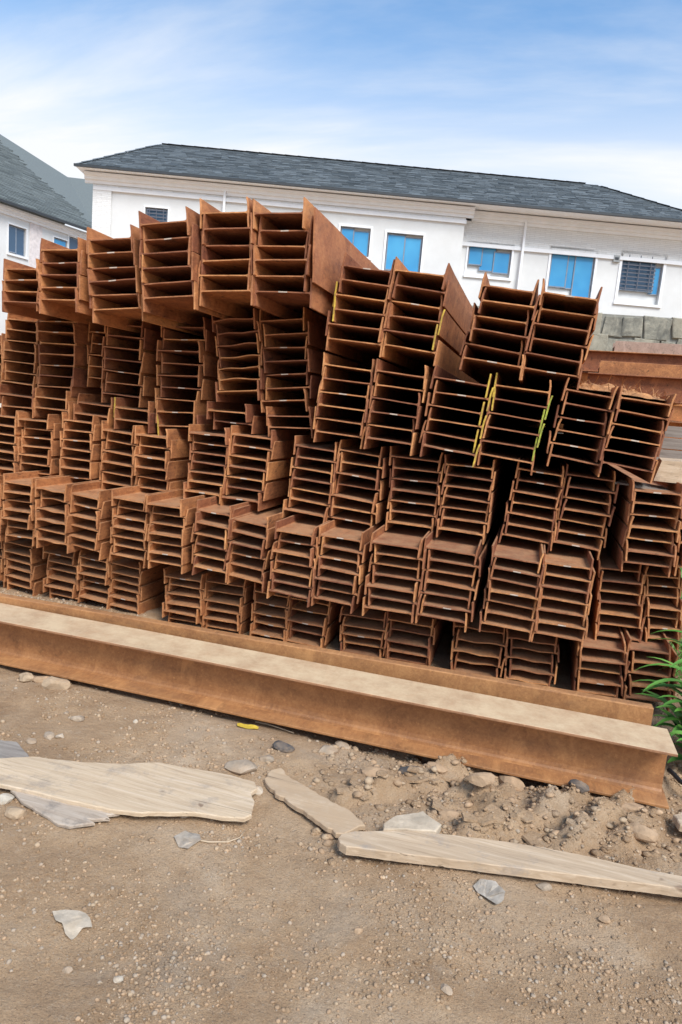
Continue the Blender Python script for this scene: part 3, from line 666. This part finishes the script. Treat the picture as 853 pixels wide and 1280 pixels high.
for i in range(3):
    za = on_y(838, 577-15*i, 6.0)[2]; zb = on_y(838, 577-15*(i+1), 6.0)[2]; x = on_y(812, 560, 6.0)[0]
    o = box('timber_board', (x+0.05*i, 6.0+0.008*i, za+0.004), (x+3, 6.05+0.008*i, zb-0.004), M_GREYW); tag(o, 'grey weathered board set on edge, %s of three behind the pale timber' % ('lowest', 'middle', 'uppermost')[i], 'board', 'grey boards on edge')
A = on_y(817, 601, 4.32); B = on_y(832, 572, 4.32)
o = mk('timber_block', [(A[0], 4.32, A[2]), (A[0]+0.75, 4.40, A[2]-0.01), (A[0]+0.72, 4.66, A[2]-0.01), (A[0]+0.02, 4.58, A[2]), (A[0]+0.03, 4.33, B[2]-0.02), (A[0]+0.75, 4.41, B[2]+0.01), (A[0]+0.72, 4.66, B[2]), (A[0]+0.05, 4.57, B[2]-0.01)], BOXF, M_TIMB)
tag(o, 'pale split timber block lying on the stack by the grey boards', 'timber')
for i, (x, y, dx, dy, dz) in enumerate(((793, 606, 0.24, 0.10, 0.010), (812, 610, 0.20, 0.12, 0.012))):
    P = on_y(x, y, 4.42); V, Fc = [], []
    o = mk('wood_scrap', [(P[0]-dx/2, 4.32, P[2]), (P[0]+dx/2, 4.36, P[2]-0.01), (P[0]+dx*0.4, 4.5, P[2]), (P[0]-dx*0.3, 4.52, P[2]+0.01), (P[0]-dx/2, 4.32, P[2]+dz), (P[0]+dx/2, 4.36, P[2]-0.01+dz), (P[0]+dx*0.4, 4.5, P[2]+dz), (P[0]-dx*0.3, 4.52, P[2]+0.01+dz)], BOXF, M_GREYW)
    tag(o, ('thin grey wood scrap lying flat, farther of two from the split timber', 'thin grey wood scrap lying flat, touching the split timber')[i], 'scrap', 'wood scraps by the timber block')
M_STRAW = plain('rusty_straw', (0.40, 0.185, 0.07), 0.9, 0.4, 20)
s0, s1 = on_y(708, 487, 4.5), on_y(838, 507, 4.5); V, Fc = [], []; nx_, ny_ = 40, 16
for j in range(ny_+1):
    for i in range(nx_+1):
        t, u = i/nx_, j/ny_; x = s0[0]+(s1[0]+0.02-s0[0])*t; y = 4.32+1.0*u; base = s0[2]*(1-t)+s1[2]*t+0.004
        V.append((x, y, base + (math.sin(math.pi*t)**0.4)*(math.sin(math.pi*min(1, u*1.1+0.02))**0.6)*(0.045+0.06*fbm(x*9, y*9, 3, 4))))
for j in range(ny_):
    for i in range(nx_): a = j*(nx_+1)+i; Fc.append((a, a+1, a+nx_+2, a+nx_+1))
rr = random.Random(21)
for q in range(260):
    b = V[rr.randrange((nx_+1)*(ny_+1))]; an = rr.uniform(0, 6.28); L = rr.uniform(0.04, 0.14); k = len(V); d = Vector((math.cos(an), math.sin(an), rr.uniform(-0.2, 0.7))).normalized()*L; b = Vector(b)+Vector((0, 0, 0.005)); sw_ = Vector((-d.y, d.x, 0)).normalized()*0.0018; md = b+d*0.5+Vector((0, 0, L*0.2))
    V += [b-sw_, b+sw_, md+sw_, md-sw_, b+d+sw_*0.4, b+d-sw_*0.4]; Fc += [(k, k+1, k+2, k+3), (k+3, k+2, k+4, k+5)]
tag(mk('straw_litter', V, Fc, M_STRAW), 'rust-coloured straw and dirt heaped on the fourth tier', 'straw', kind='stuff')

# ------------------------------------------------------------------ boards on the dirt
def slab(name, pts, zt, th, mat, label, cat, group=None, bev=0.004, warp=0.006, jit=0.0016):
    P0 = [on_z(*p, zt) for p in pts]; P = []; bm = bmesh.new(); rj = random.Random(label)
    for i_ in range(len(P0)):      # broken, worn outline
        a_, b_ = P0[i_], P0[(i_+1) % len(P0)]; m_ = max(1, int(np.linalg.norm(b_-a_)/0.022))
        for q_ in range(m_): P.append(a_+(b_-a_)*q_/m_+np.array([rj.gauss(0, jit), rj.gauss(0, jit), 0]))
    vs = [bm.verts.new((p[0], p[1], zt)) for p in P]; f = bm.faces.new(vs); f.normal_update()
    if f.normal.z < 0: f.normal_flip()
    ex = bmesh.ops.extrude_face_region(bm, geom=[f]); 
    for g in ex['geom']:
        if isinstance(g, bmesh.types.BMVert): g.co.z -= th
    bmesh.ops.recalc_face_normals(bm, faces=bm.faces)
    top = [e for e in bm.edges if all(abs(v.co.z-zt) < 1e-5 for v in e.verts)]
    bmesh.ops.bevel(bm, geom=top, offset=min(bev, 0.0035), segments=1, affect='EDGES')
    bmesh.ops.triangulate(bm, faces=bm.faces); bmesh.ops.subdivide_edges(bm, edges=[e for e in bm.edges if e.calc_length() > 0.05], cuts=3, use_grid_fill=False)
    bmesh.ops.triangulate(bm, faces=bm.faces)
    for v in bm.verts: v.co.z += warp*fbm(v.co.x*3, v.co.y*9, 4, 2)
    me = bpy.data.meshes.new(name); bm.to_mesh(me); bm.free(); me.materials.append(mat); return tag(link(name, me), label, cat, group)
M_PLANK = wood('sun_bleached_plank', (0.42, 0.29, 0.18), (0.55, 0.41, 0.27), (0.64, 0.50, 0.36), R(-4), dirt=(0.33, 0.26, 0.20))
M_PLANK2 = wood('dusty_plank', (0.36, 0.25, 0.155), (0.48, 0.35, 0.23), (0.58, 0.45, 0.32), R(40), dirt=(0.45, 0.31, 0.19), dl=0.40)
M_PLANK3 = wood('scuffed_plank', (0.36, 0.25, 0.155), (0.49, 0.355, 0.232), (0.61, 0.475, 0.335), R(10), dirt=(0.30, 0.25, 0.21))
M_PLY = wood('grey_plywood', (0.31, 0.23, 0.165), (0.42, 0.33, 0.25), (0.52, 0.43, 0.34), R(20), dirt=(0.19, 0.16, 0.135))
slab('wooden_plank', [(-60, 944), (0, 948), (40, 944), (60, 947), (110, 953), (150, 954), (200, 953), (235, 958), (262, 962), (290, 968), (319, 976), (321, 986), (314, 990), (318, 1000), (315, 1018), (306, 1022), (270, 1019), (250, 1016), (170, 1015), (120, 1008), (85, 1000), (60, 993), (20, 984), (-20, 976), (-60, 968)], 0.042, 0.017, M_PLANK, 'broad sun-bleached plank with a ragged lower edge lying on thin plywood', 'plank')
slab('plywood_sheet', [(14, 987), (40, 985), (110, 1000), (150, 1006), (143, 1012), (150, 1016), (134, 1018), (137, 1023), (112, 1024), (118, 1028), (86, 1033), (72, 1029), (50, 1014), (30, 1003)], 0.026, 0.012, M_PLY, 'splintered grey plywood scrap under the broad plank', 'plywood')
slab('board_scrap', [(-40, 922), (0, 925), (22, 927), (44, 952), (0, 956), (-40, 950)], 0.026, 0.014, M_GREYW, 'dark grey board scrap tucked behind the broad plank', 'board')
slab('wooden_plank', [(338, 962), (352, 960), (366, 972), (385, 984), (410, 998), (438, 1014), (456, 1030), (444, 1036), (430, 1041), (420, 1041), (395, 1022), (370, 1006), (345, 990), (330, 972)], 0.03, 0.02, M_PLANK2, 'dusty plank half sunk in dirt, ending at the clipped-corner plank', 'plank', jit=0.0035)
slab('wooden_plank', [(423, 1047), (427, 1041), (443, 1038), (488, 1037), (539, 1041), (569, 1043), (640, 1052), (705, 1064), (776, 1079), (853, 1094), (960, 1116), (958, 1134), (853, 1111), (750, 1097), (625, 1082), (523, 1069), (433, 1058), (425, 1053)], 0.056, 0.034, M_PLANK3, 'long thick plank with a clipped corner and scuffed grey patches', 'plank', bev=0.003, jit=0.0007)
M_PLAS = plain('dusty_plaster', (0.50, 0.40, 0.29), 0.95, 0.25, 12, 0.5, 60, dirt=(0.32, 0.23, 0.15))
slab('plaster_slab', [(480, 1028), (497, 1018), (530, 1014), (540, 1022), (552, 1030), (545, 1039), (500, 1036), (480, 1036)], 0.064, 0.03, M_PLAS, 'flat broken plaster piece against the back edge of the clipped-corner plank', 'rubble')
slab('wooden_plank', [(842, 1018), (860, 1014), (880, 1022), (880, 1040), (850, 1030)], 0.05, 0.03, M_TIMB, 'short pale board end past the end of the lying beam', 'plank')
# thin scraps
def scrap(name, pts, mat, label, cat, z=0.02, curl=0.012):
    P = [on_z(*p, z) for p in pts]; bm = bmesh.new(); f = bm.faces.new([bm.verts.new((p[0], p[1], z)) for p in P]); f.normal_update()
    if f.normal.z < 0: f.normal_flip()
    bmesh.ops.triangulate(bm, faces=bm.faces); bmesh.ops.subdivide_edges(bm, edges=bm.edges[:], cuts=2)
    for v in bm.verts: v.co.z = gh(v.co.x, v.co.y)+0.007+curl*(fbm(v.co.x*14, v.co.y*14, 1, 2)+0.3)
    r = bmesh.ops.solidify(bm, geom=bm.faces[:], thickness=0.0015)
    me = bpy.data.meshes.new(name); bm.to_mesh(me); bm.free(); me.materials.append(mat); return tag(link(name, me), label, cat)
M_PAPER = plain('dirty_paper', (0.47, 0.385, 0.29), 0.95, 0.25, 25, 0.4, 40, dirt=(0.42, 0.32, 0.22)); M_GREYP = plain('grey_plastic', (0.34, 0.29, 0.235), 0.8, 0.3, 30, 0.5, 50, dirt=(0.42, 0.31, 0.21))
scrap('paper_scrap', [(66, 1133), (82, 1131), (108, 1134), (113, 1140), (116, 1150), (104, 1151), (97, 1157), (90, 1163), (82, 1158), (78, 1148), (70, 1145)], M_PAPER, 'torn off-white paper scrap on open gravel', 'paper')
scrap('plastic_scrap', [(592, 1104), (604, 1098), (620, 1101), (632, 1113), (630, 1122), (621, 1127), (608, 1118), (598, 1112)], M_GREYP, 'curled grey plastic scrap before the clipped-corner plank', 'plastic')
scrap('plastic_scrap', [(218, 1040), (232, 1034), (250, 1036), (252, 1046), (236, 1056), (224, 1052)], M_GREYP, 'crumpled grey plastic shred below the broad plank', 'plastic')
scrap('yellow_strip', [(297, 900), (310, 901), (324, 904), (323, 908), (308, 907), (297, 904)], plain('yellow_plastic', (0.65, 0.45, 0.06), 0.5), 'small yellow plastic strip by the foot of the lying beam', 'strip')
def tube(name, P, r, mat, label, cat, taper=1.0, n=7):
    V, Fc = [], []
    for i, p in enumerate(P):
        p = Vector(p); t = (Vector(P[min(i+1, len(P)-1)])-Vector(P[max(i-1, 0)])).normalized(); u = t.cross(Vector((0, 0, 1))).normalized(); w_ = u.cross(t); rad = r*(1+(taper-1)*i/(len(P)-1))
        for k in range(n): a = 2*math.pi*k/n; V.append(p+u*math.cos(a)*rad+w_*math.sin(a)*rad)
    for i in range(len(P)-1):
        for k in range(n): Fc.append((i*n+k, i*n+(k+1) % n, (i+1)*n+(k+1) % n, (i+1)*n+k))
    Fc += [tuple(range(n))[::-1], tuple((len(P)-1)*n+k for k in range(n))]
    o = mk(name, V, Fc, mat, smooth=True); return tag(o, label, cat) if label else o
M_TWIG = plain('pale_twig', (0.48, 0.36, 0.24), 0.9)
def gpath(pts, dz): return [(p[0], p[1], gh(p[0], p[1])+dz) for p in (on_z(*q) for q in pts)]
tube('twig', gpath([(320, 899), (335, 903), (350, 908), (368, 914)], 0.008), 0.005, M_TWIG, 'pale twig by the yellow strip under the lying beam', 'twig', 0.5)
tube('twig', gpath([(236, 1049), (262, 1052), (285, 1049), (300, 1043), (307, 1034)], 0.006), 0.0035, M_TWIG, 'thin curved twig beside the crumpled grey plastic shred', 'twig', 0.5)
tube('black_hose', [tuple(q) for q in [on_z(836, 962, 0.05), on_z(843, 968, 0.05), on_z(850, 976, 0.05), on_z(862, 984, 0.05), on_z(880, 992, 0.04)]], 0.011, plain('black_rubber', (0.018, 0.019, 0.022), 0.5), 'short black hose beyond the end of the lying beam', 'hose')

# ------------------------------------------------------------------ stones, pebbles, clods
def rockmesh(seed, flat=0.7, sub=2):
    bm = bmesh.new(); bmesh.ops.create_icosphere(bm, subdivisions=sub, radius=1)
    rr = random.Random(seed); cuts = [(Vector((rr.gauss(0, 1), rr.gauss(0, 1), rr.gauss(0, 1))).normalized(), rr.uniform(0.55, 0.85)) for _ in range(9)]
    for v in bm.verts:
        for n_, d_ in cuts:
            k = v.co.dot(n_)-d_
            if k > 0: v.co -= n_*k*0.92
        v.co *= 1+0.10*fbm(v.co.x*2+seed*7, v.co.y*2, v.co.z*2, 3); v.co.z *= flat
    me = bpy.data.meshes.new('rock'); bm.to_mesh(me); bm.free(); return me
def rockmat(name, c): return plain(name, c, 0.95, 0.28, 18, 0.5, 70, dirt=(0.40, 0.265, 0.16))
RM = [rockmat('tan_stone', (0.42, 0.30, 0.19)), rockmat('grey_stone', (0.37, 0.285, 0.205)), rockmat('pale_stone', (0.52, 0.44, 0.34)), rockmat('dark_stone', (0.075, 0.07, 0.068)), rockmat('clod', (0.40, 0.262, 0.155))]
# (px, py, half width in px, aspect, flat, material, label)
ROCKS = [(71, 862, 17, 0.75, 0.62, 0, 'pointed tan stone, the largest of three by the foot of the lying beam'), (34, 852, 13, 0.7, 0.6, 0, 'rounded tan stone beside the pointed stone, by the lying beam'), (52, 854, 11, 0.8, 0.5, 4, 'low earthy stone wedged between two larger stones by the lying beam'),
 (97, 901, 9, 0.8, 0.6, 1, 'small grey stone alone between the lying beam and broad plank'), (62, 923, 9, 0.7, 0.6, 1, 'dark grey pebble stone behind the broad plank'), (76, 924, 6, 0.9, 0.7, 2, 'pale round stone behind the broad plank'),
 (303, 966, 24, 0.6, 0.35, 1, 'flat grey stone slab behind the ragged end of the broad plank'), (355, 941, 17, 0.6, 0.45, 3, 'flat blackish stone near the top of the dusty plank'), (333, 955, 11, 0.7, 0.5, 1, 'grey stone next to the flat blackish stone'),
 (22, 1020, 15, 0.7, 0.55, 0, 'tan stone beside the splintered plywood'), (6, 1000, 14, 0.7, 0.5, 2, 'pale stone at the edge of the splintered plywood'), (322, 990, 8, 1, 0.8, 2, 'pale stone touching the ragged end of the broad plank'),
 (410, 940, 16, 0.6, 0.45, 1, 'grey rubble stone beneath the middle of the lying beam'), (428, 931, 12, 0.6, 0.5, 1, 'grey stone tucked under the lying beam edge'), (640, 978, 20, 0.7, 0.6, 4, 'crusted clod on the churned mud under the lying beam'), (600, 1000, 18, 0.7, 0.5, 4, 'tan clod between the mud ridges'),
 (800, 1050, 22, 0.6, 0.45, 4, 'flat cracked clod at the far end of the mud ridges'), (788, 1020, 18, 0.6, 0.5, 4, 'clod just before the free end of the lying beam'), (722, 1000, 13, 0.7, 0.6, 3, 'dark stone in the hollow under the lying beam'), (755, 1012, 14, 0.7, 0.5, 4, 'clod on the ridge next to the dark hollow'),
 (512, 962, 16, 0.6, 0.5, 3, 'dark stone in shade under the lying beam'), (545, 968, 14, 0.7, 0.5, 4, 'tan clod in front of the dark shaded stone'), (470, 968, 22, 0.55, 0.4, 4, 'broad flat clod on the churned mud'), (560, 1020, 16, 0.6, 0.4, 4, 'flat clod behind the clipped-corner plank'), (680, 1108, 9, 0.8, 0.5, 1, 'grey stone against the front of the clipped-corner plank'),
 (148, 1228, 6, 0.9, 0.7, 2, 'small pale stone alone on open gravel'), (448, 1163, 5, 1, 0.7, 4, 'small brown stone alone on open gravel'), (85, 1210, 6, 0.8, 0.7, 1, 'small grey stone below the paper scrap'), (558, 1238, 8, 0.7, 0.6, 1, 'grey flat pebble on the trodden gravel'), (755, 1150, 7, 0.8, 0.6, 4, 'brown pebble before the scuffed end of the thick plank'),
 (40, 930, 7, 0.8, 0.6, 1, 'small grey stone beside the dark board scrap'), (170, 905, 4, 0.9, 0.7, 2, 'tiny pale stone on bare dirt by the lying beam'), (230, 1020, 6, 0.8, 0.6, 1, 'small stone at the lower edge of the broad plank')]
for i, (px, py, hw, asp, flat, mi, lab) in enumerate(ROCKS):
    P = on_z(px, py, 0.0); D = np.linalg.norm(P-EYE); r = hw*D/900; me = rockmesh(i+1, flat); me.materials.append(RM[mi])
    o = link('rock' if mi != 4 else 'clod', me); o.scale = (r, r*max(asp, 0.65), r*0.9); o.rotation_euler = (0, 0, random.Random(i).uniform(-0.5, 0.5)); o.location = (P[0], P[1], gh(P[0], P[1])+r*flat*0.30); tag(o, lab, 'stone' if mi != 4 else 'clod')
# joined gravel
def scatter(name, N_, sampler, mats, label, sizes, flat=(0.45, 0.8)):
    base = []
    for k in range(6):
        bm = bmesh.new(); bmesh.ops.create_icosphere(bm, subdivisions=1, radius=1); rr = random.Random(k+50)
        if k < 4:
            pass
        for v in bm.verts: v.co *= rr.uniform(0.72, 1.12)
        base.append((np.array([v.co[:] for v in bm.verts]), np.array([[v.index for v in f.verts] for f in bm.faces]))); bm.free()
    rr = random.Random(name); VV, FF, off, ix = [], [], 0, []
    for q in range(N_):
        x, y = sampler(rr); b, f = base[rr.randrange(6)]; r = sizes(rr)
        an = rr.uniform(0, 6.28); c_, s_ = math.cos(an), math.sin(an); fl = rr.uniform(*flat); st = rr.uniform(0.6, 1.0)
        a = b*np.array([r, r*st, r*fl]); a = np.stack([a[:, 0]*c_-a[:, 1]*s_, a[:, 0]*s_+a[:, 1]*c_, a[:, 2]], 1)+np.array([x, y, gh(x, y)+r*fl*0.25])
        VV.append(a); FF.append(f+off); off += len(a); ix += [rr.choice(range(len(mats)))]*len(f)
    VV = np.concatenate(VV); FF = np.concatenate(FF); me = bpy.data.meshes.new(name)
    me.vertices.add(len(VV)); me.vertices.foreach_set('co', VV.ravel()); me.loops.add(FF.size); me.loops.foreach_set('vertex_index', FF.ravel().astype(np.int32)); me.polygons.add(len(FF)); me.polygons.foreach_set('loop_start', np.arange(0, FF.size, 3, dtype=np.int32))
    for m in mats: me.materials.append(m)
    me.update(); me.validate(); me.polygons.foreach_set('material_index', np.array(ix[:len(me.polygons)], dtype=np.int32)); me.update()
    return tag(link(name, me), label, 'gravel', kind='stuff')
def samp_px(x0, x1, y0, y1, clump=0.0):
    def f(rr):
        for _ in range(60):
            P = on_z(rr.uniform(x0, x1), rr.uniform(y0, y1))
            if clump == 0 or fbm(P[0]*2.2+7, P[1]*2.2, 6, 3)+0.35 > rr.uniform(0, clump): return P[0], P[1]
        return P[0], P[1]
    return f
GM = [RM[0], RM[1], RM[4], RM[4], M_DIRT, M_DIRT]
scatter('gravel', 14000, samp_px(-120, 980, 1030, 1420, 0.75), GM, 'fine loose gravel scattered over the open dirt', lambda r: 0.0016+0.0085*r.random()**3.3)
scatter('fine_gravel', 9000, samp_px(-120, 980, 850, 1060, 0.75), GM, 'fine gravel and chips between the lying beam and the planks', lambda r: 0.002+0.012*r.random()**3.2)
scatter('mud_crumbs', 1500, samp_px(390, 870, 925, 1075), [M_DIRT, M_DIRT, RM[4], RM[0]], 'crumbled dry mud under the lying beam', lambda r: 0.004+0.024*r.random()**3, (0.3, 0.6))
scatter('spoil_gravel', 2500, lambda rr: (rr.uniform(-4.2, -2.5), rr.gauss(3.85, 0.16)), [RM[0], RM[1], RM[4], RM[4]], 'loose spoil heaped against the foot of the stack', lambda r: 0.004+0.014*r.random()**2)
# broken plates of dried mud
V, Fc = [], []; rr = random.Random(77); sp = samp_px(400, 860, 930, 1065)
for q in range(120):
    x, y = sp(rr)
    if y > 2.90: continue
    n_ = rr.randrange(4, 7); r = 0.012+0.062*rr.random()**2.4; th = rr.uniform(0.005, 0.012); tx, ty = rr.gauss(0, 0.13), rr.gauss(0, 0.13); k = len(V); a0 = rr.uniform(0, 6.28)
    pts = [(r*rr.uniform(0.65, 1.15)*math.cos(a0+6.283*i/n_), r*rr.uniform(0.6, 1.0)*math.sin(a0+6.283*i/n_)) for i in range(n_)]; zb = gh(x, y)-th*0.2
    for dz in (0, th): V += [(x+a*(1 if dz == 0 else 0.93), y+b*(1 if dz == 0 else 0.93), zb+dz-0.003+a*tx+b*ty) for a, b in pts]
    Fc += [tuple(range(k+n_, k+2*n_))] + [(k+i, k+(i+1) % n_, k+n_+(i+1) % n_, k+n_+i) for i in range(n_)]
tag(mk('mud_plates', V, Fc, M_DIRT), 'broken plates of dried mud in front of the lying beam', 'mud', kind='stuff')

# ------------------------------------------------------------------ weed and grass
s = Mat('green_leaf', 0.55); g = s.n('ShaderNodeObjectInfo'); v = s.coords('pos')
s.color(s.ramp(s.mix(0.5, g.outputs['Random'], s.noise(v, 12, 3)), [(0.25, (0.06, 0.17, 0.022)), (0.6, (0.115, 0.29, 0.045)), (0.85, (0.21, 0.40, 0.08))])); 
s.b.inputs['Transmission Weight'].default_value = 0.0; s.b.inputs['Subsurface Weight'].default_value = 0.0
M_LEAF = s.m
def leafgeo(base, az, L, W, rise, droop, V, Fc, seg=9):
    k = len(V); d = Vector((math.cos(az), math.sin(az), 0)); sd = Vector((-d.y, d.x, 0)); p = Vector(base); el = rise
    for i in range(seg+1):
        t = i/seg; wd = W*math.sin(math.pi*min(1, 0.12+t*0.88))**0.7*(1-t*0.15)
        if i == seg: wd = 0.0006
        V += [tuple(p+sd*wd+Vector((0, 0, wd*0.35))), tuple(p), tuple(p-sd*wd+Vector((0, 0, wd*0.35)))]
        p = p + (d*math.cos(el)+Vector((0, 0, math.sin(el))))*(L/seg); el -= droop/seg
    for i in range(seg):
        a = k+i*3; Fc += [(a, a+3, a+4, a+1), (a+1, a+4, a+5, a+2)]
def weed(x, y, H, nl, label, seed):
    rr = random.Random(seed); e = empty('weed_plant', (x, y, 0)); tag(e, label, 'plant', 'weeds at the end of the stack')
    V = [(0.006*math.cos(a), 0.006*math.sin(a), -0.02) for a in (0, 1.57, 3.14, 4.71)]+[(0.003*math.cos(a)+0.02, 0.003*math.sin(a), H*0.75) for a in (0, 1.57, 3.14, 4.71)]
    mk('stem', V, [(0, 1, 5, 4), (1, 2, 6, 5), (2, 3, 7, 6), (3, 0, 4, 7), (4, 5, 6, 7)], M_LEAF, e)
    for i in range(nl):
        V, Fc = [], []; t = (i+0.5)/nl; leafgeo((0.02*t, 0, H*0.72*t), i*2.4+rr.uniform(-0.4, 0.4), H*rr.uniform(0.55, 0.85), 0.021*rr.uniform(0.8, 1.3), rr.uniform(0.95, 1.4), rr.uniform(1.2, 2.4), V, Fc)
        mk('leaf', V, Fc, M_LEAF, e, smooth=True)
weed(0.98, 3.76, 0.54, 34, 'tall green weed with arching blades in front of the ground tier', 1)
weed(1.04, 3.60, 0.36, 26, 'lower green weed by the hose and free end of the lying beam', 2)
weed(1.09, 4.06, 0.58, 24, 'green weed standing behind the taller one, close to the stack', 3)
weed(0.93, 3.66, 0.34, 30, 'short dense weed right beside the end of the steel channel', 4)
weed(0.90, 3.44, 0.24, 22, 'smallest weed clump, beside the free end of the wide-flange beam', 5)
V, Fc = [], []; rr = random.Random(8)
for i in range(2600):
    x, y = 1.0+1.8*rr.random()**1.6, rr.uniform(4.6, 9); leafgeo((x, y, 0), rr.uniform(0, 6.28), rr.uniform(0.12, 0.38), rr.uniform(0.003, 0.006), rr.uniform(0.9, 1.5), rr.uniform(0.6, 1.8), V, Fc, 4)
tag(mk('grass', V, Fc, M_LEAF), 'rank green grass growing beside the end of the stack', 'grass', kind='stuff')
